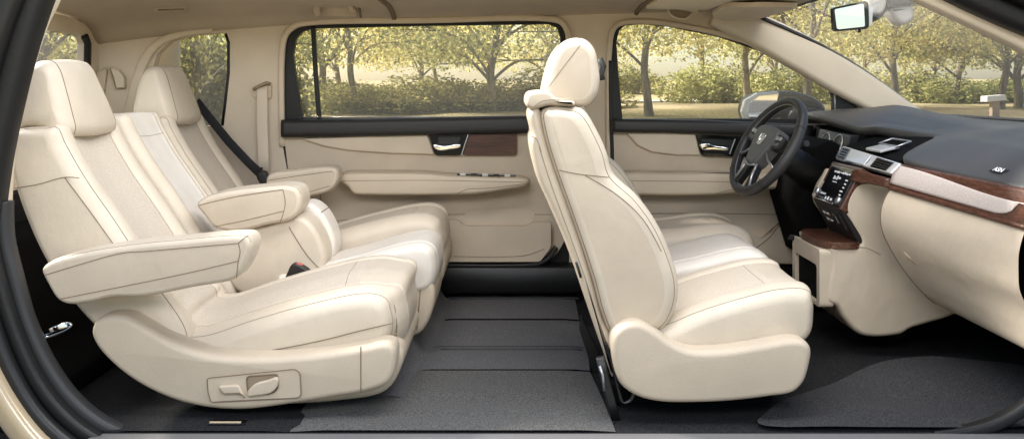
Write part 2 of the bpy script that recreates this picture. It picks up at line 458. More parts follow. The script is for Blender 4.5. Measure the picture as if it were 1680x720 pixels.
def leaf_mesh(name, centers, radii, count, size, m, seed, shell=.55):
    g = np.random.default_rng(seed)
    centers = np.array(centers, float); radii = np.array(radii, float)
    w = radii[:, 0] ** 2; w /= w.sum()
    k = g.choice(len(centers), count, p=w)
    d = g.normal(size=(count, 3)); d /= np.linalg.norm(d, axis=1)[:, None]
    rr = (shell + (1 - shell) * g.random(count)) ** .7 * (0.85 + .3 * g.random(count))
    c = centers[k] + d * radii[k] * rr[:, None]
    nrm = g.normal(size=(count, 3)) + d * .5; nrm /= np.linalg.norm(nrm, axis=1)[:, None]
    a = np.cross(nrm, g.normal(size=(count, 3))); a /= np.linalg.norm(a, axis=1)[:, None]
    b = np.cross(nrm, a)
    s = (size * (.6 + .8 * g.random(count)))[:, None]
    v = np.stack([c - a * s, c + b * s * .55, c + a * s, c - b * s * .55], 1).reshape(-1, 3)
    me = bpy.data.meshes.new(name); me.vertices.add(len(v)); me.vertices.foreach_set('co', v.astype(np.float32).ravel())
    me.loops.add(len(v)); me.loops.foreach_set('vertex_index', np.arange(len(v), dtype=np.int32))
    me.polygons.add(count); me.polygons.foreach_set('loop_start', np.arange(0, len(v), 4, dtype=np.int32))
    me.polygons.foreach_set('loop_total', np.full(count, 4, np.int32))
    me.update(calc_edges=True); me.materials.append(m)
    return me
def tree_meshes(seed, H, tr, crown_lo, spread, leaf, count, size, fork=False, lean=0.0):
    q = random.Random(seed); mb = MB()
    path = []; x = y = 0.0
    for i in range(9):
        t = i / 8; path.append(Vector((x + lean * t * H * .3, y, t * H * .8 - .3))); x += q.uniform(-.12, .12); y += q.uniform(-.12, .12)
    path = catmull(path, False, 4)
    mb.tube(path, lambda t: tr * (1.35 - .45 * min(1, t * 8) - .78 * t) + .015, BARK, 9)
    cs, rs = [], []
    nl = 15
    for i in range(nl):
        f = q.uniform(.22, .97); p = path[int(f * (len(path) - 1))]
        an = 2 * math.pi * (i / nl) * 2.4 + q.uniform(-.4, .4); L = spread * (1.1 - .6 * abs(f - .5)) * q.uniform(.7, 1.1)
        rise = q.uniform(.1, .75) * L
        tip = p + Vector((math.cos(an) * L, math.sin(an) * L, rise))
        mid = p.lerp(tip, .5) + Vector((q.uniform(-.2, .2), q.uniform(-.2, .2), .12 * L))
        br = catmull([p, p.lerp(mid, .5) + Vector((0, 0, .08 * L)), mid, tip], False, 4)
        r0 = tr * (.36 - .2 * f)
        mb.tube(br, lambda t, r0=r0: r0 * (1 - .85 * t) + .008, BARK, 5)
        for k in range(3):
            a2 = an + q.uniform(-1, 1); e = mid + Vector((math.cos(a2), math.sin(a2), q.uniform(-.1, .5))) * L * .45
            mb.tube([mid, mid.lerp(e, .5) + Vector((0, 0, .05)), e], lambda t, r0=r0: r0 * .4 * (1 - .8 * t) + .006, BARK, 4)
            if e.z > crown_lo: cs.append(e); rs.append([q.uniform(.6, 1.1)] * 2 + [q.uniform(.3, .6)])
        if tip.z > crown_lo: cs.append(tip); rs.append([q.uniform(.6, 1.15)] * 2 + [q.uniform(.4, .75)])
    if fork:
        p = path[int(.25 * len(path))]; br = catmull([p, p + Vector((.5, .1, .7)), p + Vector((.9, 0, 1.7)), p + Vector((1.1, .2, 3.6))], False, 5)
        mb.tube(br, lambda t: tr * .7 * (1 - .5 * t), BARK, 8)
    for i in range(26):
        a = q.uniform(0, 6.28); rr = spread * math.sqrt(q.random()); z = q.uniform(crown_lo + .3, H)
        z = crown_lo + (H - crown_lo) * q.random() ** 1.7
        sc_ = math.sin(math.pi * min(max((z - crown_lo) / (H - crown_lo), .2), .95)) ** .6
        cs.append(Vector((math.cos(a) * rr * sc_, math.sin(a) * rr * sc_, z))); rs.append([q.uniform(.6, 1.2)] * 2 + [q.uniform(.35, .7)])
    me_t = bpy.data.meshes.new('trunk'); bmesh.ops.recalc_face_normals(mb.bm, faces=mb.bm.faces); mb.bm.to_mesh(me_t); mb.bm.free(); me_t.materials.append(BARK)
    me_c = leaf_mesh('crown', [tuple(c) for c in cs], rs, count, size, leaf, seed)
    return me_t, me_c
TREES = [tree_meshes(11, 6.4, .10, 1.4, 3.3, LEAF_Y, 11000, .052),
         tree_meshes(12, 7.0, .105, 1.7, 3.4, LEAF_Y, 11000, .052, True),
         tree_meshes(13, 6.0, .12, 1.4, 3.3, LEAF_G, 12000, .054),
         tree_meshes(14, 7.4, .105, 1.7, 3.5, LEAF_Y, 11000, .054, False, .25),
         tree_meshes(15, 5.8, .10, 1.2, 3.0, LEAF_G, 9500, .052)]
def put_tree(px, Y, kind, rot, s, label, group=None):
    x = (px - CX) / F * Y
    t = thing('tree', label, 'tree', (x, Y, gz(x, Y) - .05), group)
    for nm, me in zip(('trunk', 'crown'), TREES[kind]):
        o = bpy.data.objects.new(nm, me); COL.objects.link(o); o.parent = t
    t.rotation_euler = (0, 0, rot); t.scale = (s, s, s)
    return t
for args in [
    (527, 25, 1, .3, 1.0, 'forked brown tree just right of the rear window divider'),
    (580, 23.5, 3, 3.3, .86, 'slim slightly bent tree trunk second from the window divider'),
    (812, 24, 2, 2.0, 1.0, 'stout olive tree seen through the rear door window near its front end'),
    (905, 30, 0, 4.0, 1.0, 'yellow tree behind the front passenger headrest'),
    (690, 37, 0, 1.1, 1.0, 'yellow tree standing behind the low hedge in the rear door window'),
    (1066, 22, 3, 1.2, .95, 'leaning tree with a bare lower trunk in the front door window'),
    (1228, 27, 4, 5.1, 1.05, 'tree behind the rounded bush above the door mirror'),
    (1326, 23, 1, 2.2, .95, 'tree with a thick trunk left of the rear view mirror'),
    (1470, 25, 0, 1.9, 1.0, 'golden tree below the rear view mirror through the windscreen'),
    (1556, 29, 4, .6, 1.1, 'darker tree in the middle of the windscreen'),
    (1640, 23, 3, 4.4, .9, 'left one of two close trunks at the windscreen edge'),
    (1668, 24.5, 2, 2.6, .95, 'right one of two close trunks at the windscreen edge'),
    (330, 19, 2, .9, 1.0, 'leafy tree filling the rear quarter window'),
    (-215, 13.5, 2, 1.9, 2.0, 'tall olive tree added off to the rear of the van to shade its seats'),  # out-of-frame tree added to keep sun patches off the far seats
    (-330, 16.5, 4, .9, 2.3, 'large leafy tree added farther back behind the tailgate to shade the seats'),  # second out-of-frame tree, added for the same shade
    (70, 15, 0, 2.9, .9, 'tree filling the tailgate window behind the rear headrest')]:
    put_tree(*args)
for i in range(20):
    px = -250 + i * 119 + rnd.uniform(-30, 30)
    if 960 < px < 1075 and i % 2: continue
    put_tree(px, rnd.uniform(36, 60), rnd.choice((0, 0, 1, 3, 4)), rnd.uniform(0, 6), rnd.uniform(.9, 1.3),
             'pale distant tree in the background wood beyond the hedge', 'distant trees of the park')
BUSH = [leaf_mesh('bush', [(q0, 0, .65 + .25 * math.sin(q0 * 3)) for q0 in (-1.2, -.6, 0, .6, 1.2)] + [(0, .5, .9), (.7, -.4, .5), (-.7, -.4, .5), (-.3, 0, 1.2)],
                  [[.75, .75, .65]] * 9, 5600, .062, mm, sd, .6) for mm, sd in ((LEAF_D, 3), (LEAF_G, 4), (LEAF_D, 5))]
def put_bush(px, Y, kind, s, sz, label, group=None):
    x = (px - CX) / F * Y
    o = bpy.data.objects.new('bush', BUSH[kind]); COL.objects.link(o); o.location = (x, Y, gz(x, Y) - .1)
    o.scale = (s, s, sz); o.rotation_euler = (0, 0, rnd.uniform(-.5, .5))
    return tag(o, label, 'bush', group)
for px in range(395, 960, 50):
    put_bush(px + rnd.uniform(-10, 10), 24.5 + rnd.uniform(-1, 1.5), rnd.choice((0, 2)), rnd.uniform(.75, .95), rnd.uniform(.36, .66),
             'dark bush in the hedge seen through the rear door window', 'bushes of the dark hedge')
for px in range(1400, 1800, 56):
    put_bush(px + rnd.uniform(-10, 10), 30 + rnd.uniform(-1, 1.5), rnd.choice((0, 2, 1)), rnd.uniform(.85, 1.05), rnd.uniform(.38, .66),
             'dark bush in the low hedge seen through the windscreen', 'bushes behind the windscreen')
put_bush(1160, 29, 1, .95, .72, 'rounded olive bush in the middle of the front door window')
put_bush(1222, 29.5, 2, .9, .70, 'dark round bush just left of the door mirror')
put_bush(1305, 28, 1, .9, .66, 'olive bush between door mirror and front pillar')
put_bush(1030, 44, 2, 1.1, .8, 'distant bush behind the leaning tree')
for i in range(9):
    put_bush(190 + i * 24, 21 + rnd.uniform(-1, 1), rnd.choice((0, 1)), 1.0, 1.1, 'leafy bush behind the rear quarter window', 'bushes by the quarter window')
# small white box on a post on the grass
t = thing('garden_post', 'short pale wooden post with a white box on top, out on the grass', 'post', W(1630, 190, 20) )
mb = MB(); c = W(1631, 178, 20); mb.box(c.x - .07, c.x + .08, 19.93, 20.07, c.z - .25, c.z + .16, mat('pale_post', (0.36, 0.27, 0.2), .9, .2), .01); mb.build('post', t)
mb = MB(); mb.hexa([(c.x - .22, 19.85, c.z + .13), (c.x + .2, 19.85, c.z + .17), (c.x + .2, 20.15, c.z + .17), (c.x - .22, 20.15, c.z + .13),
                    (c.x - .21, 19.85, c.z + .25), (c.x + .16, 19.85, c.z + .28), (c.x + .16, 20.15, c.z + .28), (c.x - .21, 20.15, c.z + .25)], mat('white_box', (0.72, 0.66, 0.6), .7, .3), .015); mb.build('box', t)

# ------------------------------------------------------------------ van: floor, ceiling, body shell
def plateYZ(mb, outer, holes, x0, x1, m, bev=0):
    """panel in the YZ plane between x0 and x1"""
    t = MB(); t.plate(outer, holes, x0, x1, m, bev)
    for v in t.bm.verts: v.co = Vector((v.co.y, v.co.x, v.co.z))
    mb.merge(t.bm, m)
def plateXY(mb, outer, holes, z0, z1, m, bev=0):
    t = MB(); t.plate(outer, holes, z0, z1, m, bev)
    for v in t.bm.verts: v.co = Vector((v.co.x, v.co.z, v.co.y))
    mb.merge(t.bm, m)

mb = MB()
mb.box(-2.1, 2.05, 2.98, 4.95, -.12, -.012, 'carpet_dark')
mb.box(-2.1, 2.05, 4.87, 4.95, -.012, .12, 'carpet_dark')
o = mb.build('floor'); structure(o, 'black carpeted van floor')
# aisle carpet: three stepped strips between the seat rows
AX0, AX1 = -.335, .285
mb = MB()
def strip(y0, y1, z0, z1, m, x0a, x1a, x0b, x1b):
    rows = []
    for k in range(9):
        t = k / 8; y = y0 + (y1 - y0) * t; z = z0 + (z1 - z0) * t + .006 * math.sin(math.pi * t)
        a = x0a + (x0b - x0a) * t; b = x1a + (x1b - x1a) * t
        rows.append([Vector((a + (b - a) * q / 10, y, z - (.005 if q in (0, 10) else 0))) for q in range(11)])
    mb.grid(rows, m)
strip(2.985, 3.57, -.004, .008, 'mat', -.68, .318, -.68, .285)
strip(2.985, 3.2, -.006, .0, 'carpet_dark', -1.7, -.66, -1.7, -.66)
strip(3.57, 3.90, .012, .006, 'carpet', -.36, .285, -.345, .30)
strip(3.90, 4.35, .008, .004, 'carpet', -.345, .30, -.33, .30)
strip(4.35, 4.86, .010, .002, 'carpet', -.33, .30, -.31, .31)
# carpet folded up over the seat plinth on the rear side of the aisle
rows = []
for k in range(15):
    y = 3.26 + 1.50 * k / 14; tp = sm(0, 5, k); wob = .012 * math.sin(k * 1.9)
    xb = -.345 + .045 * sm(0, 8, k) + wob * .5
    rows.append([Vector((xb, y, .006)), Vector((xb - .03, y, .010 + .006 * tp)), Vector((xb - .05, y, .012 + .035 * tp)), Vector((xb - .075, y, .012 + .08 * tp)), Vector((xb - .11, y, .010 + .09 * tp)), Vector((xb - .15, y, .008))])
mb.grid([[p for p in catmull(r, False, 3)] for r in rows], 'carpet')
o = mb.build('floor'); structure(o, 'grey carpet of the aisle between the seats')

t_body = thing('van_body', 'beige lined open van body shell with pillars, windscreen and quarter window', 'van body', (0, 4.9, 0))
# thin bright strips across the aisle carpet
for (px0, px1, py) in ((722, 955, 571), (735, 950, 487)):
    Y = CH * F / (py - HZ) * .985; a, b = W(px0, py, Y), W(px1, py, Y)
    mb = MB(); mb.box(a.x, b.x, Y - .005, Y + .005, .004, .0145, 'greytrim', .002); mb.build('floor_strip', t_body)
# step well under the sliding door
mb = MB(); Pad(mb, [(-.50, .17), (.40, .17), (.43, .10), (.43, .02), (-.52, .02), (-.56, .1)], 4.78, 4.93, .02, .10, m='black', sharp=True); mb.build('step_well', t_body)
mb = MB()
mb.box(.75, 1.55, 4.55, 4.86, -.01, .16, 'void', .03); mb.build('step_well', t_body)
# side wall with three openings
YW = 4.86
outer = [(158, 68), (300, 51), (465, 38), (560, 30), (900, 23), (1140, 15), (1250, 23), (1320, 61), (1400, 112), (1480, 166), (1515, 190), (1515, 470), (158, 470)]
quarter = [(251, 110), (258, 88), (278, 68), (318, 58), (360, 54), (370, 57), (374, 66), (374, 110), (370, 160), (364, 207), (300, 207), (252, 200)]
slid = [(463, 90), (469, 58), (485, 43), (505, 38), (700, 34), (905, 32), (922, 38), (932, 56), (934, 200), (934, 437), (540, 437), (480, 330), (464, 240)]
front = [(1001, 66), (1008, 46), (1022, 38), (1055, 36), (1100, 40), (1180, 56), (1260, 82), (1330, 116), (1375, 150), (1425, 188), (1425, 437), (990, 437), (999, 300)]
mb = MB()
mb.plate(XZ(outer, YW), [XZ(quarter, YW), XZ(slid, YW), XZ(front, YW)], YW, YW + .06, 'pillar')
for pts in ([(330, 218), (400, 214), (463, 216)],): pass
line(mb, [(165, 62), (300, 51), (465, 41)], YW - .004, 'seam_soft', .002)
line(mb, [(1197, 25), (1190, 40), (1181, 54)], YW - .004, 'seam', .0016)
line(mb, [(1000, 0), (1000, 0)], YW) if False else None
mb.build('side_wall', t_body)
# padded lips round the openings
for (lp, w_, d_, m_) in ((slid[:9], .030, .03, 'trim_light'), (front[:10], .026, .03, 'trim_light')):
    mb = MB(); mb.sweep([Vector((x, YW - .006, z)) for x, z in [(v.x, v.y) for v in catmull(XZ([slid[-1]] + lp if lp[0] == slid[0] else [front[-1]] + lp, YW), False, 6)]], w_, d_, m_); mb.build('opening_lip', t_body)
mb = MB(); mb.sweep([W(x, y, YW - .012) for x, y in [tuple(v) for v in catmull([(205, 205), (216, 170), (226, 130), (240, 95), (262, 70), (300, 56), (350, 50)], False, 6)]], lambda t: .062 - .035 * t, .03, 'trim_light'); mb.build('quarter_window_lip', t_body)
mb = MB(); mb.sweep([W(x, y, YW + .012) for x, y in ((371, 56), (376, 70), (376, 120), (371, 165), (366, 206))], .016, .03, 'rubber'); mb.build('quarter_window_seal', t_body)
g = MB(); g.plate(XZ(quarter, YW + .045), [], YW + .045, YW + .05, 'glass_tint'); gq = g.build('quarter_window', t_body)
mb = MB(); mb.plate(XZ([(246, 112), (256, 84), (276, 64), (293, 58), (293, 210), (246, 210)], YW + .09), [], YW + .08, YW + .12, 'greytrim' if False else 'trim'); mb.build('window_blank', gq)
# little speaker bin lid on the rear pillar
mb = MB(); mb.plate(XZ([(160, 118), (180, 110), (196, 114), (205, 126), (206, 145), (190, 145), (184, 128), (176, 112), (165, 200), (160, 200)], 4.84), [], 4.835, 4.85, 'trim', .002)
mb.build('pillar_panel', t_body)
mb = MB(); mb.plate(XZ([(181, 112), (196, 116), (205, 128), (205, 144), (191, 145), (187, 128)], 4.83), [], 4.815, 4.84, 'trim_light', .004)
line(mb, [(180, 112), (186, 128), (190, 145)], 4.815, 'seam', .003); mb.build('bin_lid', t_body)
# belt guide slot plate on the pillar
mb = MB(); mb.plate(XZ(rounded([(416, 142), (440, 134), (446, 140), (446, 162), (416, 160)], 5), 4.85), [], 4.838, 4.855, 'trim', .003)
mb.build('belt_slot', t_body)
# front pillar on the far side
mb = MB(); mb.sweep([W(x, y, YW - .03) for x, y in [tuple(v) for v in catmull([(1170, 22), (1235, 48), (1310, 86), (1390, 133), (1455, 172), (1500, 198)], False, 6)]], lambda t: .12 + .06 * math.sin(math.pi * min(1, t * 1.1)) , .10, 'pillar', n=7); mb.build('front_pillar', t_body)
mb = MB(); mb.plate(XZ([(1368, 142), (1378, 148), (1420, 178), (1428, 192), (1368, 200)], YW - .005), [], YW - .02, YW + .02, 'black', .003)
line(mb, [(1370, 146), (1370, 195)], YW - .022, 'silver', .003); mb.build('quarter_trim', t_body)
# windscreen: sheet from the header to the cowl
hdr = lambda t: Vector((1.215 + .06 * math.sin(math.pi * t), 4.78 - 1.73 * t, 1.383 + .03 * math.sin(math.pi * t)))
cow = lambda t: Vector((2.02 + .10 * math.sin(math.pi * t), 4.83 - 1.83 * t, .905))
rows = []
for k in range(9):
    s_ = k / 8
    rows.append([hdr(j / 20).lerp(cow(j / 20), s_) + Vector((.03, 0, .03)) * math.sin(math.pi * s_) for j in range(21)])
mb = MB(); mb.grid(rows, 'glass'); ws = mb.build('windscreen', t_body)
sd = ws.modifiers.new('thickness', 'SOLIDIFY'); sd.thickness = .005
mb = MB(); mb.sweep([hdr(j / 20).lerp(cow(j / 20), 0) * 1 for j in range(21)], .02, .02, 'rubber', yv=Vector((0, 0, 1)))
mb.sweep([r[0] + Vector((0, 0, 0)) for r in rows], .018, .03, 'rubber')
mb.sweep([cow(j / 20) + Vector((-.005, 0, -.002)) for j in range(21)], .05, .02, 'black', yv=Vector((0, 0, 1)))
mb.build('windscreen_seal', ws)
# near side front pillar, cut open
mb = MB()
mb.sweep([W(x, y, 3.06) for x, y in [tuple(v) for v in catmull([(1440, -40), (1520, -2), (1600, 35), (1690, 80), (1800, 150)], False, 6)]], .045, .08, 'pillar')
mb.sweep([W(x, y, 3.00) for x, y in [tuple(v) for v in catmull([(1500, -48), (1580, -8), (1650, 24), (1740, 62), (1850, 130)], False, 6)]], .075, .10, 'rubber')
mb.sweep([W(x, y, 2.94) for x, y in [tuple(v) for v in catmull([(1560, -55), (1640, -22), (1700, 4), (1800, 45)], False, 6)]], .05, .08, 'black')
mb.build('front_pillar', t_body)
# tailgate with its window
TX = -2.06
mb = MB(); plateYZ(mb, [(3.0, -.02), (4.86, -.02), (4.86, 1.33), (4.5, 1.37), (3.0, 1.37)],
                   [[(3.25, .80), (4.66, .80), (4.72, .95), (4.735, 1.25), (4.70, 1.29), (4.3, 1.30), (3.25, 1.30)]], TX - .05, TX, 'pillar'); tg = mb.build('tailgate', t_body)
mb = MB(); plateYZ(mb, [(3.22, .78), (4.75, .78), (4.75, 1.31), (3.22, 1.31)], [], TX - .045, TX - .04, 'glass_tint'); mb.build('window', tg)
mb = MB(); mb.sweep([Vector((TX + .005, y, z)) for y, z in ((4.65, .80), (4.71, .95), (4.725, 1.25), (4.69, 1.285))], .035, .03, 'rubber', yv=Vector((1, 0, 0))); mb.build('window_seal', tg)
# dark carpeted load bay wall behind the rear seats
mb = MB(); mb.box(TX + .01, TX + .05, 3.0, 4.85, -.01, .62, 'carpet_dark', .01)
Pad(mb, [(-2.04, .50), (-1.85, .47), (-1.72, .30), (-1.62, .12), (-1.5, .06), (-1.5, .0), (-2.04, .0)], 3.03, 4.84, .01, m='void', sharp=True)
mb.build('load_bay_trim', t_body)
# cut edge of the rear door opening on the near side
def ribbon(name, px, Y, w, d, m, label=None):
    mb = MB(); mb.sweep([W(v.x, v.y, Y) for v in catmull(px, False, 8)], w, d, m)
    o = mb.build(name, t_body)
    if label: o['label'] = label
    return o
ribbon('pillar_strip', [(104, -50), (85, 0), (66, 40), (46, 100), (28, 160), (14, 230), (8, 290), (6, 335)], 3.06, .028, .07, 'trim_light', 'pale inner strip of the cut rear pillar')
ribbon('pillar_strip', [(4, 214), (4, 260), (4, 300), (4, 336)], 3.05, .036, .06, 'trim_light', 'pale lower strip of the cut rear pillar')
ribbon('door_seal', [(84, -60), (60, 0), (36, 70), (12, 160), (-10, 260), (-25, 360)], 3.0, lambda t: .085 + .02 * t, .10, 'rubber')
ribbon('door_seal', [(40, -60), (15, 0), (-10, 70), (-35, 160)], 2.95, .09, .08, 'black')
ribbon('opening_trim', [(6, 330), (8, 390), (22, 450), (45, 530), (78, 600), (118, 655), (170, 697), (240, 722), (330, 735)], 3.02, .048, .06, 'greytrim')
ribbon('opening_trim', [(-16, 330), (-12, 400), (4, 470), (30, 550), (66, 625), (110, 680), (165, 720), (230, 745)], 2.98, .040, .07, 'rubber')
ribbon('door_seal', [(-42, 330), (-36, 430), (-14, 520), (18, 605), (64, 680), (120, 730), (180, 760)], 2.95, .055, .08, 'black')
ribbon('body_panel', [(-85, 400), (-60, 500), (-28, 590), (12, 665), (62, 728), (120, 770)], 2.91, .075, .08, 'gold', 'curved gold painted edge of the body')
# near side sill plate and the front corner of the opening
mb = MB(); a = W(150, 712, 2.97); b = W(1900, 712, 2.97)
mb.box(a.x, b.x, 2.80, 2.985, -.06, a.z, 'sill', .008); mb.build('sill_plate', t_body)
ribbon('opening_trim', [(1790, 560), (1735, 622), (1690, 660), (1640, 690), (1590, 706), (1530, 714)], 3.0, .036, .05, 'rubber', 'curved charcoal trim at the front corner of the sill')
# firewall and footwell
mb = MB(); mb.box(2.0, 2.05, 2.98, 4.9, -.02, .90, 'void'); mb.build('firewall', t_body)
# ceiling
edge = [(150, 70), (300, 51), (465, 38), (560, 30), (900, 23), (1140, 15), (1248, 22)]
ez = [((px - CX) / F * YW, CH - (py - HZ) / F * YW) for px, py in edge]
def zedge(x):
    for (a, za), (b, zb) in zip(ez, ez[1:]):
        if x <= b: return za + (zb - za) * max(0, (x - a) / (b - a))
    return ez[-1][1]
mb = MB(); rows = []
for i in range(41):
    x = -2.09 + (1.225 + 2.09) * i / 40; z0 = zedge(x)
    zt = 1.455 - .045 * sm(.55, 1.2, x) - .05 * sm(-1.6, -2.1, x)
    prof = [(YW + .01, z0 - .003), (YW - .03, z0 + .012), (YW - .10, z0 + (zt - z0) * .48), (YW - .25, z0 + (zt - z0) * .8), (YW - .5, zt - .008), (YW - .8, zt), (3.86 - .42 * sm(.15, .4, x), zt)]
    rows.append([Vector((x, y, z)) for y, z in prof])
rows = [catmull(r, False, 3) for r in rows]
mb.grid(rows, 'head')
for xs_ in (-.585, .62):
    r_ = min(rows, key=lambda r: abs(r[0].x - xs_)); mb.tube([p + Vector((xs_ - p.x, 0, -.0125)) for p in r_], .0022, 'seam', 5)
o = mb.build('ceiling'); structure(o, 'beige fabric headlining')
sd = o.modifiers.new('thickness', 'SOLIDIFY'); sd.thickness = .025; sd.offset = 0

# ------------------------------------------------------------------ doors
def bar(name, px, Y, w, d, m, parent, n=5):
    mb = MB(); mb.sweep([W(v.x, v.y, Y) for v in catmull(px, False, 6)], w, d, m, n=n); return mb.build(name, parent)
def door_common(door, opening, glass, tint):
    mb = MB(); mb.plate(XZ(opening, YW + .02), [XZ(glass, YW + .02)], YW + .01, YW + .05, 'rubber', .003); mb.build('window_frame', door)
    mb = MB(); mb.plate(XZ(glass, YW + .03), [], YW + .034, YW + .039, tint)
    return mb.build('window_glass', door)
YD = 4.845
sliding = thing('sliding_door', 'wide beige sliding door with walnut trim and long window behind the aisle', 'door', W(700, 437, YD))
gl = [(481, 92), (486, 64), (496, 52), (515, 47), (700, 43), (900, 40), (914, 46), (919, 62), (919, 194), (497, 194), (490, 150)]
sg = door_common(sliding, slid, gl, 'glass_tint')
bar('window_divider', [(514, 44), (518, 120), (524, 196)], YW + .022, .022, .03, 'rubber', sliding)
mb = MB(); mb.tube([W(x, y, YW + .005) for x, y in ((490, 192.6), (700, 192.4), (919, 192))], .003, 'silver', 6); mb.build('glass_trim', sliding)
bar('belt_trim', [(464, 211), (600, 209), (760, 206), (936, 203)], YD - .02, .088, .09, 'belt', sliding)
mb = MB()
mb.plate(XZ([(464, 205), (934, 203), (934, 380), (915, 415), (893, 433), (700, 434), (545, 434), (505, 380), (474, 290)], YD), [], YD, YD + .05, 'trim')
line(mb, [(524, 310), (530, 345), (545, 380)], YD - .001, 'seam', .002)
line(mb, [(512, 366), (600, 358), (735, 352), (905, 352)], YD - .001, 'seam_soft', .0015)
mb.build('door_panel', sliding)
mb = MB(); mb.plate(XZ([(494, 227), (600, 223), (701, 220), (713, 254), (640, 252), (570, 247), (530, 240), (508, 233)], YD - .02), [], YD - .022, YD + .01, 'trim_light', .009); mb.build('padded_insert', sliding)
mb = MB(); mb.plate(XZ(rounded([(703, 218), (769, 218), (756, 255), (714, 255)], 5), YD - .02), [XZ(rounded([(716, 223), (758, 223), (751, 237), (719, 237)], 5), YD - .02)], YD - .03, YD + .0, 'gloss', .004)
mb.plate(XZ([(710, 220), (764, 220), (757, 245), (714, 245)], YD), [], YD - .006, YD - .002, 'black')
hr = mb.build('handle_recess', sliding)
mb = MB(); Pad(mb, XZ([(711, 237), (730, 239), (748, 236), (756, 237), (755, 242), (740, 245), (722, 247), (714, 244)], YD - .045), YD - .06, YD - .03, .006, m='chrome'); mb.build('handle', hr)
bar('recess_rim', [(769, 219), (763, 236), (757, 255)], YD - .033, .006, .01, 'silver', hr)
mb = MB(); mb.plate(XZ(rounded([(771, 218), (848, 217), (848, 255), (759, 255)], 5), YD - .02), [], YD - .024, YD, 'wood_x', .004); mb.build('wood_trim', sliding)
mb = MB()
pd = Pad(mb, XZ([(553, 290), (562, 283), (590, 281), (700, 282), (735, 285), (800, 288), (862, 291), (869, 297), (864, 304), (830, 311), (790, 317), (760, 319), (600, 319), (582, 317), (572, 306)], 4.75), 4.70, YD + .02, .02, .03, m='trim_light')
pd.seam(mb, .05, lambda n, p: n.y > .5, 'seam_soft'); line(mb, [(562, 297), (700, 296), (866, 299)], 4.70, 'seam_soft', .0014)
line(mb, [(750, 318), (765, 311), (800, 309), (866, 301)], 4.70, 'seam_soft', .0016)
ar = mb.build('armrest', sliding)
mb = MB(); a, b = W(750, 286, 4.73), W(846, 289, 4.73); mb.hexa([(a.x, 4.715, a.z - .006), (b.x, 4.715, b.z - .006), (b.x, 4.76, b.z - .006), (a.x, 4.76, a.z - .006), (a.x, 4.715, a.z + .006), (b.x, 4.715, b.z + .006), (b.x, 4.76, b.z + .006), (a.x, 4.76, a.z + .006)], 'gloss', .002)
for q in range(5):
    f = .1 + q * .19; p = a.lerp(b, f); mb.box(p.x - .014, p.x + .014, 4.712, 4.735, p.z - .004, p.z + .0075, 'greytrim' if q % 2 else 'silver', .001)
mb.build('switch_strip', ar)
mb = MB(); mb.plate(XZ(rounded([(728, 361), (750, 361), (762, 371), (864, 371), (874, 365), (904, 364), (904, 405), (886, 429), (728, 429)], 5), YD - .05), [], YD - .055, YD + .0, 'trim', .01)
line(mb, [(728, 420), (860, 419), (893, 408)], YD - .056, 'seam_soft', .0015); mb.build('map_pocket', sliding)
mb = MB(); mb.plate(XZ(rounded([(762, 345), (868, 340), (880, 352), (868, 372), (764, 372)], 6), YD - .004), [], YD - .006, YD + .01, 'trim', .003); mb.build('pocket_back', sliding)
bar('door_bottom_edge', [(700, 433), (880, 432), (900, 422), (912, 405)], YD - .02, .02, .05, 'belt', sliding)

fd = thing('hinged_door', 'beige driver door with arched window, dark handle recess and outside mirror', 'door', W(1200, 437, YD))
glf = [(1011, 70), (1016, 50), (1026, 42), (1055, 40), (1100, 44.5), (1180, 61), (1258, 88), (1325, 120), (1360, 146), (1366, 160), (1366, 195), (1021, 195), (1015, 130)]
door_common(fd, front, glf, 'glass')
bar('belt_trim', [(1003, 206), (1150, 208), (1330, 216)], YD - .02, .066, .09, 'belt', fd)
bar('door_seal', [(1001, 100), (1002, 200), (1004, 260), (1001, 310), (1000, 360)], YW - .008, .018, .04, 'rubber', fd)
mb = MB(); mb.plate(XZ([(1006, 204), (1425, 204), (1425, 434), (1000, 434)], YD), [], YD, YD + .05, 'trim')
line(mb, [(1200, 430), (1250, 390), (1300, 350), (1340, 335)], YD - .001, 'seam', .003); line(mb, [(1010, 352), (1100, 350), (1290, 352)], YD - .001, 'seam_soft', .002); mb.build('door_panel', fd)
mb = MB(); mb.plate(XZ([(1026, 217), (1080, 217), (1141, 220), (1150, 255), (1110, 255), (1070, 250), (1046, 239)], YD - .02), [], YD - .022, YD + .01, 'trim_light', .009); mb.build('padded_insert', fd)
mb = MB(); mb.plate(XZ(rounded([(1142, 221), (1240, 225), (1240, 258), (1151, 256)], 4), YD - .02), [XZ(rounded([(1149, 226), (1205, 228), (1196, 252), (1156, 252)], 4), YD - .02)], YD - .03, YD, 'gloss', .004)
mb.plate(XZ([(1146, 223), (1212, 225), (1204, 255), (1152, 255)], YD), [], YD - .006, YD - .002, 'black')
hr = mb.build('handle_recess', fd); bar('recess_rim', [(1206, 228), (1197, 253)], YD - .033, .006, .01, 'silver', hr)
mb = MB(); Pad(mb, XZ([(1148, 237), (1160, 235), (1172, 239), (1194, 243), (1194, 246), (1170, 246), (1152, 245)], YD - .045), YD - .06, YD - .03, .005, m='chrome'); mb.build('handle', hr)
mb = MB()
Pad(mb, XZ([(1008, 290), (1014, 284), (1100, 282), (1150, 282), (1260, 287), (1300, 294), (1300, 304), (1230, 312), (1190, 318), (1040, 319), (1012, 316), (1006, 304)], 4.75), 4.70, YD + .02, .02, .03, m='trim_light')
line(mb, [(1009, 297), (1100, 297), (1220, 299)], 4.70, 'seam_soft', .0014); line(mb, [(1175, 318), (1195, 312), (1240, 308)], 4.70, 'seam_soft', .0014)
ar = mb.build('armrest', fd)
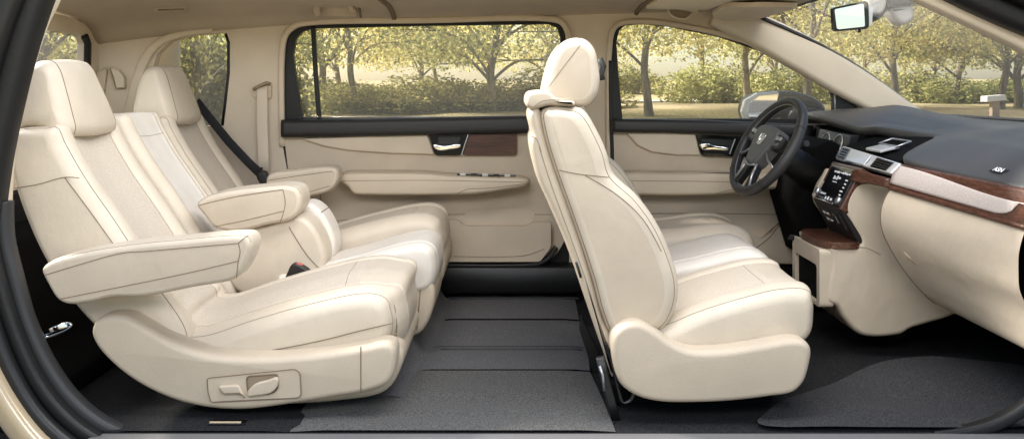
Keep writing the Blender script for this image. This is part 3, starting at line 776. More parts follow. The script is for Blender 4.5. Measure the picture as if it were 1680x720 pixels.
mb = MB(); a, b = W(1152, 286, 4.73), W(1215, 288, 4.73); mb.box(a.x, b.x, 4.715, 4.76, a.z - .006, a.z + .008, 'gloss', .002); mb.build('switch_strip', ar)
mb = MB(); mb.plate(XZ(rounded([(1010, 372), (1180, 370), (1250, 392), (1320, 345), (1420, 330), (1420, 432), (1010, 432)], 5), YD - .03), [], YD - .035, YD, 'trim', .01)
line(mb, [(1205, 428), (1260, 392), (1285, 358)], YD - .036, 'seam', .002); mb.build('map_pocket', fd)
mb = MB(); Pad(mb, XZ([(1216, 182), (1221, 164), (1240, 153), (1275, 149), (1315, 153), (1342, 165), (1352, 180), (1345, 186), (1310, 186), (1270, 196), (1245, 204), (1224, 202)], 5.12), 5.06, 5.24, .03, .06, m='black')
Pad(mb, XZ([(1290, 180), (1330, 178), (1350, 190), (1350, 208), (1285, 208)], 5.06), 4.95, 5.12, .01, m='black')
mr = mb.build('side_mirror', fd)
mb = MB(); mb.plate(XZ([(1215, 183), (1220, 165), (1240, 153), (1276, 150), (1277, 158), (1252, 200), (1240, 205), (1222, 203)], 5.05), [], 5.03, 5.07, 'silverpaint', .006); mb.build('mirror_bezel', mr)
mb = MB(); mb.plate(XZ([(1226, 184), (1230, 169), (1245, 158), (1276, 155), (1274, 168), (1254, 198), (1232, 200)], 5.03), [], 5.024, 5.03, 'mirror'); mb.build('mirror_glass', mr)

# ------------------------------------------------------------------ seats
def back_disp(b, c, wide=.6):
    def f(n, t, p):
        w = sm(.25, .7, n.x); e = abs(2 * t - 1)
        return w * (b * sm(wide - .12, wide + .12, e) * (1 - .25 * sm(.85, 1, e)) - c * (1 - sm(0, wide, e)))
    return f
def cush_disp(b, c, wide=.6, crown=0.0, lip=0.0):
    def f(n, t, p):
        w = sm(.35, .8, n.y); e = abs(2 * t - 1)
        return w * (b * sm(wide - .12, wide + .12, e) * (1 - .3 * sm(.85, 1, e)) - c * (1 - sm(0, wide, e)) + crown * sm(0, .5, t)) + lip * sm(.13, .19, t) * sm(.3, .9, n.x)
    return f
front_n = lambda n, p: n.x > .25
top_n = lambda n, p: n.y > .35 or n.x > .75

# ---- rear seat, near
back_prof = [(90, 211), (104, 238), (135, 292), (190, 372), (245, 458), (302, 548), (296, 580), (260, 592), (222, 572), (165, 540), (122, 495), (76, 425), (40, 345), (19, 275), (10, 230), (22, 214), (55, 208)]
head_prof = [(62, 99), (76, 112), (90, 150), (101, 190), (105, 215), (96, 225), (72, 219), (45, 214), (19, 213), (15, 200), (20, 165), (31, 122), (44, 102)]
def insert_f(thr=.3, wide=.56, m='insert'):
    return lambda n, t, p: m if (n.x > thr and abs(2 * t - 1) < wide) else None

def rear_outer(label, y0, y1, near):
    S = thing('car_seat', label, 'car seat', (-.95, (y0 + y1) / 2, 0), 'second row seats')
    mb = MB()
    pb = Pad(mb, XZ(back_prof, 3.2), y0, y1, .035, .07, N=150, m='cream', disp=back_disp(.024, .012), matf=insert_f(), ny=34, grooves=(.215, .785))
    for t, m_ in ((.215, 'seam'), (.785, 'seam'), (.235, 'seam_soft')): pb.seam(mb, t, front_n, m_)
    pb.seam(mb, .055, lambda n, p: p.x > -1.60 + (.93 - p.y) * .30 and n.x > -.2, 'seam')
    pb.seam(mb, .945, front_n, 'seam_soft')
    if near: line(mb, [(21, 309), (60, 303), (106, 291), (130, 292)], y0 - .0005, 'seam', .0014)
    if near: line(mb, [(106, 291), (150, 350), (200, 420)], y0 - .0003, 'seam', .0013)
    mb.build('backrest', S)
    mb = MB()
    hy0, hy1 = y0 + .045, y1 - .045
    tap = lambda v: Vector((v.x, hy0 + (v.y - hy0) * (1 - .22 * sm(.90, 1.14, v.z)) + .02 * sm(.95, 1.14, v.z), v.z))
    ph = Pad(mb, XZ(head_prof, 3.2), hy0, hy1, .040, .07, N=90, m='cream', ny=18, star=True, xf=tap, disp=lambda n, t, p: .02 * sm(.1, .8, n.x) * (1 - (2 * t - 1) ** 2))
    ph.seam(mb, .13, lambda n, p: n.x > -.1 or n.y > .5, 'seam', .0014); ph.seam(mb, .87, front_n, 'seam_soft')
    mb.build('headrest', S)
    return S
RS1 = rear_outer('rear row seat nearest the open side, with big armrest and recline lever panel', 3.16, 3.70, True)
# cushion of the near seat
mb = MB()
cp = [(648, 520), (640, 497), (622, 484), (590, 482), (500, 501), (410, 527), (330, 552), (288, 548), (250, 520), (228, 535), (240, 565), (300, 592), (400, 606), (560, 598), (628, 578), (646, 552)]
pc = Pad(mb, XZ(cp, 3.2), 3.17, 3.69, .045, .10, N=160, m='cream', disp=cush_disp(.010, .004, .6, .048, .035), ny=60,
         matf=lambda n, t, p: 'insert' if (n.y > .4 and abs(2 * t - 1) < .58 and p.x < -.50) else None, grooves=(.21, .79))
for t in (.21, .79): pc.seam(mb, t, lambda n, p: n.y > .4 and p.x < -.48, 'seam')
pc.seam(mb, .07, lambda n, p: n.y > .2 or n.x > .3, 'seam_soft')
pc.cross(mb, XZ([(560, 488)], 3.2)[0], .21, .79, 'seam_soft')
line(mb, [(300, 590), (420, 578), (520, 560), (600, 540), (645, 530)], 3.168, 'seam', .0016)
mb.build('cushion', RS1)
mb = MB(); mb.sweep([Vector(v) for v in catmull([W(622, 480, 3.25), W(641, 492, 3.25), W(648, 520, 3.25), W(648, 548, 3.25), W(640, 575, 3.25)], False, 5)], .014, .035, 'ribweave'); mb.build('pull_strap', RS1)
# plinth and side shield
mb = MB()
Pad(mb, XZ([(260, 560), (400, 596), (600, 585), (642, 560), (662, 575), (655, 610), (632, 640), (560, 655), (400, 660), (300, 640)], 3.18), 3.16, 3.72, .02, m='shell', N=90)
mb.build('base', RS1)
mb = MB()
sp = [(150, 545), (157, 525), (178, 517), (208, 519), (240, 536), (285, 562), (340, 580), (420, 586), (520, 580), (592, 570), (630, 562), (646, 566), (650, 590), (640, 625), (610, 640), (545, 652), (470, 664), (400, 672), (335, 668), (275, 652), (220, 624), (180, 592), (158, 566)]
Pad(mb, XZ(sp, 3.08), 3.07, 3.20, .020, .028, N=140, m='shell')
line(mb, [(592, 568), (592, 605), (592, 643)], 3.0695, 'seam', .0018)
sh = mb.build('side_shield', RS1)
mb = MB()
pl = rounded([(340, 620), (484, 605), (492, 611), (494, 648), (488, 652), (346, 659), (341, 640)], 4)
mb.plate(XZ(pl, 3.07), [XZ(rounded([(404, 617), (456, 613), (457, 636), (447, 645), (407, 648)], 6), 3.07)], 3.064, 3.08, 'shell', .0015)
mb.tube([W(v.x, v.y, 3.0635) for v in pl], .0016, 'seam', 5, closed=True); lp = mb.build('lever_panel', sh)
mb = MB(); mb.plate(XZ(rounded([(405, 615), (457, 611), (458, 646), (406, 649)], 5), 3.08), [], 3.066, 3.068, 'seam_soft'); 
mb.tube([W(v.x, v.y, 3.063) for v in rounded([(404, 617), (456, 613), (457, 636), (447, 645), (407, 648)], 6)], .0022, 'seam', 5, closed=True); mb.build('recess', lp)
mb = MB(); Pad(mb, XZ([(408, 640), (420, 628), (440, 622), (456, 618), (456, 632), (446, 642), (425, 646), (408, 647)], 3.06), 3.045, 3.066, .005, m='shell', N=50); mb.build('lever', lp)
mb = MB(); Pad(mb, XZ(rounded([(359, 632), (392, 630), (403, 650), (396, 644), (368, 644)], 4), 3.06), 3.048, 3.066, .004, m='shell', N=60, sharp=True)
mb.tube([W(x, y, 3.0475) for x, y in ((360, 637), (366, 645), (393, 644), (402, 652))], .0014, 'seam', 5); mb.build('handle', lp)

def armrest(parent, prof, Yr, y0, y1, seams, endseam=None):
    mb = MB()
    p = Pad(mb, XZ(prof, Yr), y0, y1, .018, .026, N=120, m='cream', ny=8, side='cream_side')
    p.seam(mb, .08, lambda n, q: n.y > .3, 'seam_soft')
    for sx in seams: line(mb, sx, y0 - .0004, 'seam', .0013)
    return mb.build('armrest', parent)
armrest(RS1, [(71, 440), (84, 428), (120, 416), (210, 400), (300, 391), (385, 384), (408, 386), (415, 397), (412, 415), (398, 445), (386, 457), (320, 470), (240, 485), (185, 487), (150, 495), (115, 498), (98, 491), (82, 467)], 3.05, 3.03, 3.17,
        [[(74, 451), (130, 434), (200, 415), (240, 412), (320, 405), (391, 399)], [(100, 490), (160, 478), (240, 462), (320, 445), (391, 428)], [(391, 399), (394, 412), (391, 428), (388, 456)], [(391, 399), (400, 391), (408, 386)]])

# ---- rear seat, far
RS3 = rear_outer('rear row seat farthest away, with a black belt running past its headrest', 4.16, 4.68, False)
mb = MB()
cp3 = [(733, 375), (726, 356), (708, 346), (680, 346), (620, 358), (560, 374), (500, 392), (470, 390), (470, 420), (540, 432), (640, 428), (720, 420), (733, 400)]
pc = Pad(mb, XZ(cp3, 4.4), 4.16, 4.69, .045, .08, N=120, m='cream', disp=cush_disp(.010, .004, .6, .0), ny=28,
         matf=lambda n, t, p: 'insert' if (n.y > .4 and abs(2 * t - 1) < .58 and p.x < -.42) else None, grooves=(.21, .79))
for t in (.21, .79): pc.seam(mb, t, lambda n, p: n.y > .4, 'seam_soft')
mb.build('cushion', RS3)
mb = MB(); Pad(mb, XZ([(480, 400), (640, 410), (724, 404), (734, 424), (724, 462), (708, 484), (600, 488), (480, 476)], 4.3), 4.16, 4.69, .02, m='shell', N=80); mb.build('base', RS3)
armrest(RS3, [(438, 290), (448, 283), (480, 279), (540, 273), (553, 276), (556, 285), (553, 300), (541, 313), (500, 324), (455, 335), (440, 320)], 4.55, 4.54, 4.68,
        [[(440, 296), (480, 290), (545, 281)], [(455, 328), (500, 317), (542, 305)]])
# ---- rear seat, centre
RS2 = thing('car_seat', 'narrow white centre seat of the rear row with a fold down armrest', 'car seat', (-.95, 3.93, 0), 'second row seats')
up = [(x * 1.0, y - 12) for x, y in back_prof]
mb = MB(); pb = Pad(mb, XZ(up, 3.2), 3.74, 4.13, .03, .06, N=130, m='cream', disp=back_disp(.012, .006, .62), matf=insert_f(.25, .66, 'ivory'), ny=26, grooves=(.17, .83))
for t in (.17, .83): pb.seam(mb, t, front_n, 'seam')
pb.cross(mb, XZ([(112, 238)], 3.2)[0], .17, .83, 'seam'); mb.build('backrest', RS2)
mb = MB()
Pad(mb, XZ([(395, 378), (440, 366), (490, 352), (510, 362), (528, 388), (536, 415), (532, 438), (505, 462), (470, 480), (400, 480), (372, 440)], 3.80), 3.76, 3.935, .02, .03, N=90, m='cream')
p2 = Pad(mb, XZ([(395, 370), (440, 358), (490, 340), (512, 352), (530, 380), (538, 408), (534, 436), (505, 462), (470, 480), (400, 480), (372, 440)], 3.80), 3.94, 4.12, .02, .03, N=90, m='ivory')
p2.cross(mb, XZ([(516, 358)], 3.8)[0], .05, .95, 'seam', .002)
line(mb, [(474, 372), (505, 420), (530, 446)], 3.759, 'seam', .0015); mb.build('lower_backrest', RS2)
armrest(RS2, [(322, 336), (335, 324), (370, 314), (425, 307), (470, 304), (487, 309), (494, 322), (493, 340), (480, 359), (440, 369), (385, 380), (352, 374), (335, 355)], 3.72, 3.715, 3.90,
        [[(326, 337), (380, 324), (464, 311)], [(350, 372), (400, 362), (466, 346)], [(464, 311), (468, 330), (466, 346), (460, 364)]])
mb = MB()
cp2 = [(722, 415), (717, 397), (702, 388), (670, 390), (600, 410), (540, 425), (500, 436), (470, 440), (470, 470), (560, 480), (660, 475), (712, 462), (722, 440)]
pc = Pad(mb, XZ(cp2, 3.9), 3.72, 4.14, .035, .07, N=120, m='ivory', ny=20, grooves=(.16, .84))
for t in (.16, .84): pc.seam(mb, t, top_n, 'seam_soft')
mb.build('cushion', RS2)
mb = MB(); Pad(mb, XZ([(470, 450), (640, 455), (710, 446), (719, 468), (708, 512), (690, 532), (560, 536), (470, 525)], 3.9), 3.73, 4.13, .02, m='shell', N=80)
line(mb, [(690, 470), (684, 540)], 3.729, 'seam', .002); mb.build('base', RS2)
mb = MB(); mb.sweep([Vector(v) for v in catmull([W(706, 391, 4.08), W(722, 402, 4.08), W(724, 430, 4.08), W(714, 462, 4.08)], False, 5)], .012, .06, 'ribweave'); mb.build('pull_strap', RS2)

# ---- belts, buckle
bk = thing('belt_buckle', 'black seat belt buckle with a red button between the rear cushions', 'belt buckle', W(488, 470, 3.70))
mb = MB(); Pad(mb, XZ([(466, 470), (474, 444), (482, 431), (496, 434), (513, 449), (508, 458), (492, 470), (474, 478)], 3.68), 3.655, 3.70, .008, N=60, m='black'); mb.build('housing', bk)
mb = MB(); Pad(mb, XZ([(484, 432), (491, 431), (504, 441), (511, 449), (504, 449), (490, 440)], 3.68), 3.660, 3.694, .004, N=40, m='red'); mb.build('button', bk)
sb = thing('seat_belt', 'beige seat belt hanging flat down the pillar behind the sliding door', 'seat belt', W(432, 285, 4.8))
mb = MB(); mb.sweep([W(430, 141, 4.835), W(430, 150, 4.82), W(430, 200, 4.815), W(432, 255, 4.81), W(433, 283, 4.81)], .052, .004, 'webbing', yv=Vector((0, 1, 0))); mb.build('webbing', sb)
mb = MB(); mb.sweep([W(416, 147, 4.822), W(424, 142, 4.82), W(438, 136, 4.82), W(443, 138, 4.822)], .014, .03, 'seam_soft'); mb.build('guide', sb)
mb = MB(); c = W(430, 276, 4.80); mb.tube([c, c + Vector((0, -.01, 0))], .006, 'chrome', 8); mb.build('stud', sb)
s2 = thing('seat_belt', 'black seat belt slanting down beside the far rear seat to a dark buckle', 'seat belt', W(433, 290, 4.72))
mb = MB(); mb.sweep([W(x, y, Y) for x, y, Y in ((322, 166, 4.76), (345, 195, 4.75), (375, 232, 4.74), (405, 264, 4.73), (434, 292, 4.72))], .042, .006, 'webbing_dark'); mb.build('webbing', s2)
mb = MB(); Pad(mb, XZ([(422, 283), (434, 280), (441, 290), (441, 301), (432, 304), (424, 295)], 4.70), 4.68, 4.73, .01, m='black', N=40); mb.build('buckle', s2)

# ---- front passenger seat
FS1 = thing('car_seat', 'front passenger seat turned side on in the middle, showing its grained side shield', 'car seat', (.6, 3.4, 0), 'front row seats')
bp = [(887, 186), (893, 178), (915, 174), (938, 178), (955, 190), (972, 217), (988, 252), (1000, 290), (1040, 328), (1072, 372), (1096, 425), (1107, 468), (1103, 505), (1088, 533), (1072, 545), (1040, 552), (1005, 552), (988, 520), (972, 462), (952, 400), (928, 332), (906, 270), (892, 222)]
def front_back(S, y0, y1, prof, Yr, dx=0.0):
    mb = MB(); pr = [(x + dx, z) for x, z in XZ(prof, Yr)]
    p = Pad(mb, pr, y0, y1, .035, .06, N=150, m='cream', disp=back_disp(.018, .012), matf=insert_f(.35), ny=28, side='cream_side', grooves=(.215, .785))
    for t in (.215, .785): p.seam(mb, t, front_n, 'seam')
    p.seam(mb, .03, lambda n, q: n.x > -.3, 'seam_soft', .0014); p.seam(mb, .03, lambda n, q: n.x < -.5, 'seam', .0016)
    if dx == 0:
        line(mb, [(917, 279), (945, 285), (1000, 291)], y0 - .0005, 'seam', .0014)
        line(mb, [(960, 288), (1010, 318), (1055, 360), (1085, 412)], y0 - .0004, 'seam', .0013)
    return mb.build('backrest', S)
front_back(FS1, 3.12, 3.66, bp, 3.13)
shell = [(866, 190), (872, 178), (884, 177), (893, 215), (908, 268), (930, 330), (954, 400), (974, 465), (990, 525), (1004, 552), (1012, 600), (1006, 622), (998, 600), (980, 550), (958, 485), (930, 405), (900, 335), (880, 290), (870, 250), (869, 230), (872, 222)]
mb = MB(); Pad(mb, XZ(shell, 3.15), 3.14, 3.64, .02, .04, N=140, m='shell')
line(mb, [(872, 224), (880, 228), (888, 250)], 3.1395, 'seam_soft', .0014)
line(mb, [(884, 240), (905, 305), (940, 400), (968, 480), (995, 570)], 3.1392, 'seam_soft', .0014)
mb.tube([W(945, 430, 3.139), W(950, 445, 3.139), W(953, 455, 3.139)], .004, 'black', 6); mb.build('back_shell', FS1)
hp = [(890, 172), (891, 150), (897, 120), (908, 88), (922, 70), (942, 62), (962, 65), (976, 80), (983, 110), (985, 135), (980, 158), (968, 172), (950, 177), (915, 174)]
def front_head(S, y0, y1, dx=0):
    mb = MB(); p = Pad(mb, [(x + dx, z) for x, z in XZ(hp, 3.2)], y0, y1, .032, .05, N=90, m='cream', ny=16, star=True, side='cream_side')
    if dx == 0: line(mb, [(893, 152), (920, 116), (952, 74)], y0 - .0005, 'seam_soft', .0013)
    p.seam(mb, .1, lambda n, q: n.x > .2, 'seam_soft', .0014)
    return mb.build('headrest', S)
front_head(FS1, 3.19, 3.60)
mb = MB(); Pad(mb, XZ([(862, 166), (866, 154), (880, 149), (900, 150), (915, 161), (942, 166), (944, 173), (925, 175), (900, 174), (885, 178), (872, 180), (864, 175)], 3.14), 3.13, 3.64, .014, .03, N=80, m='shell')
line(mb, [(876, 175), (890, 166), (915, 164), (942, 165)], 3.1295, 'seam_soft', .0014); mb.tube([W(916, 165, 3.1295), W(916, 172, 3.1295), W(942, 173, 3.1295)], .0014, 'seam', 5); mb.build('headrest_collar', FS1)
mb = MB(); mb.tube([W(984, 97, 3.62), W(990, 110, 3.62), W(986, 122, 3.62), W(988, 132, 3.62)], .012, 'greytrim', 7); mb.build('belt_hook', FS1)
mb = MB()
cpf = [(1345, 520), (1343, 495), (1330, 480), (1290, 478), (1220, 494), (1150, 516), (1090, 540), (1060, 545), (1060, 570), (1120, 590), (1220, 592), (1320, 572), (1340, 552)]
pc = Pad(mb, XZ(cpf, 3.12), 3.13, 3.67, .04, .09, N=150, m='cream', disp=cush_disp(.012, .004, .6, .010), ny=34,
         matf=lambda n, t, p: 'insert' if (n.y > .4 and abs(2 * t - 1) < .58 and p.x < .87) else None, grooves=(.21, .79))
for t in (.21, .79): pc.seam(mb, t, lambda n, p: n.y > .35, 'seam_soft')
pc.cross(mb, XZ([(1270, 483)], 3.12)[0], .21, .79, 'seam_soft'); pc.seam(mb, .06, lambda n, p: n.y > .2 or n.x > .5, 'seam_soft')
mb.build('cushion', FS1)
mb = MB()
spf = [(1003, 560), (1010, 542), (1028, 530), (1050, 529), (1075, 542), (1100, 560), (1130, 573), (1180, 574), (1240, 566), (1300, 556), (1322, 560), (1331, 572), (1328, 600), (1318, 628), (1300, 644), (1260, 651), (1200, 658), (1130, 661), (1080, 659), (1045, 650), (1018, 630), (1006, 596)]
Pad(mb, XZ(spf, 3.06), 3.05, 3.17, .020, .028, N=140, m='shell'); mb.build('side_shield', FS1)
mb = MB(); Pad(mb, XZ([(1030, 560), (1200, 585), (1322, 575), (1326, 600), (1300, 640), (1100, 650), (1040, 630)], 3.15), 3.15, 3.66, .02, N=80, m='shell'); mb.build('base', FS1)
mb = MB()
for yy in (3.10, 3.58):
    mb.tube([Vector(v) for v in catmull([W(993, 562, yy), W(1003, 590, yy), W(1015, 640, yy), W(1022, 660, yy), W(1036, 655, yy), W(1042, 635, yy)], False, 5)], .007, 'gloss', 7)
    mb.sweep([W(985, 585, yy), W(990, 610, yy), W(1003, 660, yy), W(1012, 695, yy)], .03, .02, 'black')
    mb.tube([W(984, 600, yy - .012), W(989, 615, yy - .012), W(992, 640, yy - .012)], .005, 'silver', 6)
mb.box(.32, .86, 3.22, 3.27, .0, .05, 'void', .005); mb.box(.32, .86, 3.52, 3.57, .0, .05, 'void', .005)
mb.build('seat_rail', FS1)
mb = MB(); mb.plate(XZ([(945, 490), (972, 545), (985, 640), (978, 650), (958, 560), (942, 510)], 3.9), [], 3.60, 3.64, 'black', .003); mb.build('rail_cover', FS1)
# ---- driver seat and the white centre seat
FS3 = thing('car_seat', 'driver seat partly hidden behind the front passenger seat, facing the wheel', 'car seat', (.65, 4.45, 0), 'front row seats')
front_back(FS3, 4.22, 4.72, bp, 3.13, .07); front_head(FS3, 4.28, 4.66, .08)
mb = MB()
cp5 = [(1222, 392), (1212, 374), (1190, 363), (1160, 361), (1100, 368), (1060, 372), (1030, 380), (1030, 420), (1100, 430), (1180, 428), (1218, 415)]
pc = Pad(mb, XZ(cp5, 4.45), 4.20, 4.72, .04, .08, N=110, m='cream', ny=24, disp=cush_disp(.010, .004), matf=lambda n, t, p: 'insert' if (n.y > .4 and abs(2 * t - 1) < .58 and p.x < .92) else None, grooves=(.21, .79))
for t in (.21, .79): pc.seam(mb, t, lambda n, p: n.y > .35, 'seam_soft')
mb.build('cushion', FS3)
mb = MB(); Pad(mb, XZ([(1030, 420), (1200, 425), (1215, 440), (1190, 490), (1040, 490)], 4.4), 4.22, 4.70, .02, N=60, m='shell'); mb.build('base', FS3)
FS2 = thing('car_seat', 'white centre seat cushion between the two front seats', 'car seat', (.6, 3.95, 0), 'front row seats')
mb = MB()
cp4 = [(1248, 424), (1236, 404), (1212, 393), (1180, 396), (1130, 408), (1080, 418), (1040, 424), (1040, 460), (1120, 470), (1210, 465), (1245, 450)]
pc = Pad(mb, XZ(cp4, 3.95), 3.70, 4.17, .035, .07, N=110, m='ivory', ny=24, grooves=(.14, .86))
for t in (.14, .86): pc.seam(mb, t, lambda n, p: n.y > .35, 'seam_soft')
mb.build('cushion', FS2)
mb = MB(); p = Pad(mb, [(x + .03, z - .05) for x, z in XZ(bp, 3.13)], 3.72, 4.16, .035, .06, N=120, m='ivory', ny=18); mb.build('backrest', FS2)
mb = MB(); Pad(mb, XZ([(1040, 450), (1210, 460), (1240, 455), (1225, 520), (1060, 530)], 3.95), 3.72, 4.15, .02, N=60, m='shell'); mb.build('base', FS2)

# ------------------------------------------------------------------ dashboard
D = thing('dashboard', 'black and cream dashboard with walnut band, screen, vents and centre console', 'dashboard', (1.6, 3.95, 0))
mb = MB()
KEY = [(2.96, (1.68, .838), (1.568, .733), .718), (3.20, (1.665, .843), (1.522, .744), .729), (3.45, (1.65, .850), (1.475, .757), .742), (3.60, (1.642, .855), (1.440, .774), .756),
       (3.66, (1.645, .857), (1.475, .792), .768), (3.74, (1.665, .858), (1.575, .824), .79), (3.80, (1.70, .858), (1.668, .850), .81), (3.95, (1.68, .866), (1.60, .862), .82), (4.08, (1.62, .882), (1.515, .876), .85),
       (4.18, (1.60, .892), (1.49, .862), .835), (4.35, (1.60, .908), (1.465, .885), .855), (4.55, (1.59, .922), (1.44, .905), .875), (4.72, (1.58, .928), (1.425, .918), .89), (4.83, (1.59, .925), (1.46, .905), .885)]
rows = []
for (y, B, C, zl) in KEY:
    A = (2.02, .902)
    bc = (Vector(C) - Vector(B)).normalized(); Bv, Cv = Vector(B), Vector(C)
    e_ = min(.012, (Cv - Bv).length * .25)
    pts = [(A[0], A[1]), (1.86, B[1] + .024), ((A[0] + B[0]) / 2 - .04, B[1] + .012), (B[0] + .022, B[1] + .003), (B[0] + .008, B[1] + .0005), tuple(Bv + bc * e_ * .6), tuple(Bv + bc * e_ * 1.8), tuple(Bv.lerp(Cv, .35) + Vector((0, .002))), tuple(Bv.lerp(Cv, .7) + Vector((0, .002))), tuple(Cv - bc * e_), tuple(Cv), (C[0] + .001, C[1] * .5 + zl * .5), (C[0] + .008, zl), (C[0] + .06, zl - .004), (C[0] + .18, zl - .01)]
    rows.append([Vector((x, y, z)) for x, z in [tuple(v) for v in pts]])
cols = [[r[i] for r in rows] for i in range(len(rows[0]))]
def ylin(c):
    out = []
    for k in range(85):
        y = 2.96 + (4.83 - 2.96) * k / 84
        for a, b in zip(c, c[1:]):
            if y <= b.y + 1e-6: break
        out.append(a.lerp(b, min(max((y - a.y) / (b.y - a.y), 0), 1)))
    for _ in range(2): out = [out[0]] + [(out[i - 1] + out[i] * 2 + out[i + 1]) / 4 for i in range(1, len(out) - 1)] + [out[-1]]
    return out
cols = [ylin(c) for c in cols]
rows = [[c[i] for c in cols] for i in range(85)]
mb.grid(rows, 'dash')
top = mb.build('dash_top', D)
sd = top.modifiers.new('thickness', 'SOLIDIFY'); sd.thickness = .006; sd.offset = 0
# black inner structure behind the cluster and recess
mb = MB()
Pad(mb, [(1.50, .855), (1.95, .84), (1.98, .40), (1.62, .38), (1.52, .55), (1.44, .68)], 4.16, 4.82, .01, m='void', sharp=True, N=60)
Pad(mb, [(1.50, .785), (1.72, .80), (1.98, .80), (1.98, .25), (1.66, .25), (1.55, .45), (1.49, .70)], 3.70, 4.16, .01, m='void', sharp=True, N=60)
Pad(mb, [(1.72, .785), (1.78, .80), (1.98, .80), (1.98, .30), (1.80, .25), (1.74, .45)], 2.98, 3.70, .01, m='void', sharp=True, N=60)
mb.build('dash_core', D)
# recess under the hood: slope with silver tray
mb = MB(); mb.hexa([(1.447, 3.64, .755), (1.66, 3.72, .80), (1.62, 4.12, .82), (1.412, 4.12, .782), (1.447, 3.64, .768), (1.67, 3.72, .842), (1.63, 4.12, .868), (1.408, 4.12, .795)], 'void', .004); rc = mb.build('display_recess', D)
mb = MB(); mb.hexa([(1.425, 3.77, .788), (1.50, 3.77, .806), (1.50, 3.93, .806), (1.425, 3.93, .788), (1.425, 3.77, .798), (1.50, 3.77, .816), (1.50, 3.93, .816), (1.425, 3.93, .798)], 'silverpaint', .003)
fr_ = [(1.485, 3.765, .812), (1.54, 3.765, .832), (1.54, 3.945, .834), (1.485, 3.945, .814)]
mb.tube([Vector(p) for p in fr_], .0045, 'silver', 6, closed=True); mb.build('display_tray', rc)
# cream lower half: glovebox carried along Y, leaning outwards to the near side
def gsec(y):
    k = (3.60 - y) / .62
    return [(1.400 + .14 * k, .668 - .047 * k), (1.377 + .15 * k, .63 - .045 * k), (1.363 + .155 * k, .58 - .035 * k), (1.367 + .15 * k, .52 - .03 * k), (1.392 + .13 * k, .46 - .025 * k), (1.44 + .11 * k, .38 - .01 * k), (1.50 + .06 * k, .305), (1.55 + .02 * k, .255), (1.585, .236), (1.65, .226), (1.80, .235)]
rows = [[Vector((x, y, z)) for x, z in [tuple(v) for v in catmull(gsec(y), False, 6)]] for y in [3.60 - (3.60 - 2.94) * i / 20 for i in range(21)]]
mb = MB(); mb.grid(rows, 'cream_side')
mb.face([mb.bm.verts.new(p + Vector((0, .0005, 0))) for p in rows[0]], mb.mi('cream_side'), False)
edge_ = [p + Vector((-.001, .004, 0)) for p in rows[0]]; mb.tube(edge_[:46], .0022, 'seam', 5)
gb = mb.build('glovebox', D)
mb = MB(); a, b = W(1483, 414, 3.50), W(1506, 436, 3.46)
c0 = Vector((1.441, 3.60, .485)); mb.tube([W(1483, 413, 3.40), W(1492, 424, 3.40), W(1503, 434, 3.40)], lambda t: .0015 + .0035 * math.sin(math.pi * t), 'seam_soft', 7); mb.build('latch', gb)  # darker colour stands for the shade in the latch notch
# trim band above the glovebox: walnut with a pale woven inlay
def band(y, f, off=0.0):
    k = (3.60 - y) / .62
    u0 = Vector((1.441 + .122 * k, y, .757 - .022 * k)); u1 = Vector((1.397 + .14 * k, y, .672 - .047 * k))
    p = u0.lerp(u1, f); nrm = Vector((-(u0.z - u1.z), 0, (u0.x - u1.x))).normalized()
    return p + nrm * (off + .008 * math.sin(math.pi * f))
ys = [3.60 - .68 * i / 30 for i in range(31)]
mb = MB(); mb.grid([[band(y, f / 10) for f in range(11)] for y in ys], 'wood_y'); 
mb.tube([band(y, 1.0, .002) for y in ys], .006, 'wood_y', 6)
wt = mb.build('wood_trim', D); sd = wt.modifiers.new('thickness', 'SOLIDIFY'); sd.thickness = .008; sd.offset = 0
def inl(y):
    k = (3.60 - y) / .62
    lo = .10 + .30 * sm(.05, .95, k); hi = .86 - .02 * k
    if k > .86: q = (k - .86) / .16; hi = lo + (hi - lo) * math.sqrt(max(0, 1 - min(1, q) ** 2))
    return lo, hi
mb = MB(); mb.grid([[band(y, inl(y)[0] + (inl(y)[1] - inl(y)[0]) * f / 8, .0055) for f in range(9)] for y in ys], 'mesh_trim'); il = mb.build('woven_inlay', D)
sd = il.modifiers.new('thickness', 'SOLIDIFY'); sd.thickness = .004; sd.offset = 0
# badge on the pad
def text_mesh(body, size, depth, m, font_scale=(1, 1)):
    c = bpy.data.curves.new('lettering', 'FONT'); c.body = body; c.size = size; c.extrude = depth; c.align_x = 'CENTER'; c.align_y = 'CENTER'; c.offset = size * .02
    o = bpy.data.objects.new('lettering', c); COL.objects.link(o)
    dg = bpy.context.evaluated_depsgraph_get(); me = bpy.data.meshes.new_from_object(o.evaluated_get(dg))
    bpy.data.objects.remove(o); me.materials.clear(); me.materials.append(M[m] if isinstance(m, str) else m); return me
def put_mesh(name, me, origin, ux, uy, parent):
    """place a flat XY mesh so its x follows ux and y follows uy"""
    ux = ux.normalized(); uz = ux.cross(uy).normalized(); uy = uz.cross(ux)
    me.transform(Matrix((( ux.x, uy.x, uz.x, origin.x), (ux.y, uy.y, uz.y, origin.y), (ux.z, uy.z, uz.z, origin.z), (0, 0, 0, 1))))
    o = bpy.data.objects.new(name, me); COL.objects.link(o); adopt(o, parent); return o
def dash_point(px, py):
    """where the dash top surface is met from this picture point"""
    dg = bpy.context.evaluated_depsgraph_get(); e = top.evaluated_get(dg)
    o = Vector((0, 0, CH)); d = (W(px, py, 1) - o).normalized(); inv = e.matrix_world.inverted()
    ok, loc, nrm, _ = e.ray_cast(inv @ o, (inv.to_3x3() @ d).normalized())
    return (e.matrix_world @ loc, nrm) if ok else (W(px, py, 3.2), Vector((-.6, 0, .8)))
bpy.context.view_layer.update()
bp_, bn = dash_point(1640, 281)
bn = bn if bn.z > 0 else -bn
bp_ = bp_ + bn * .002
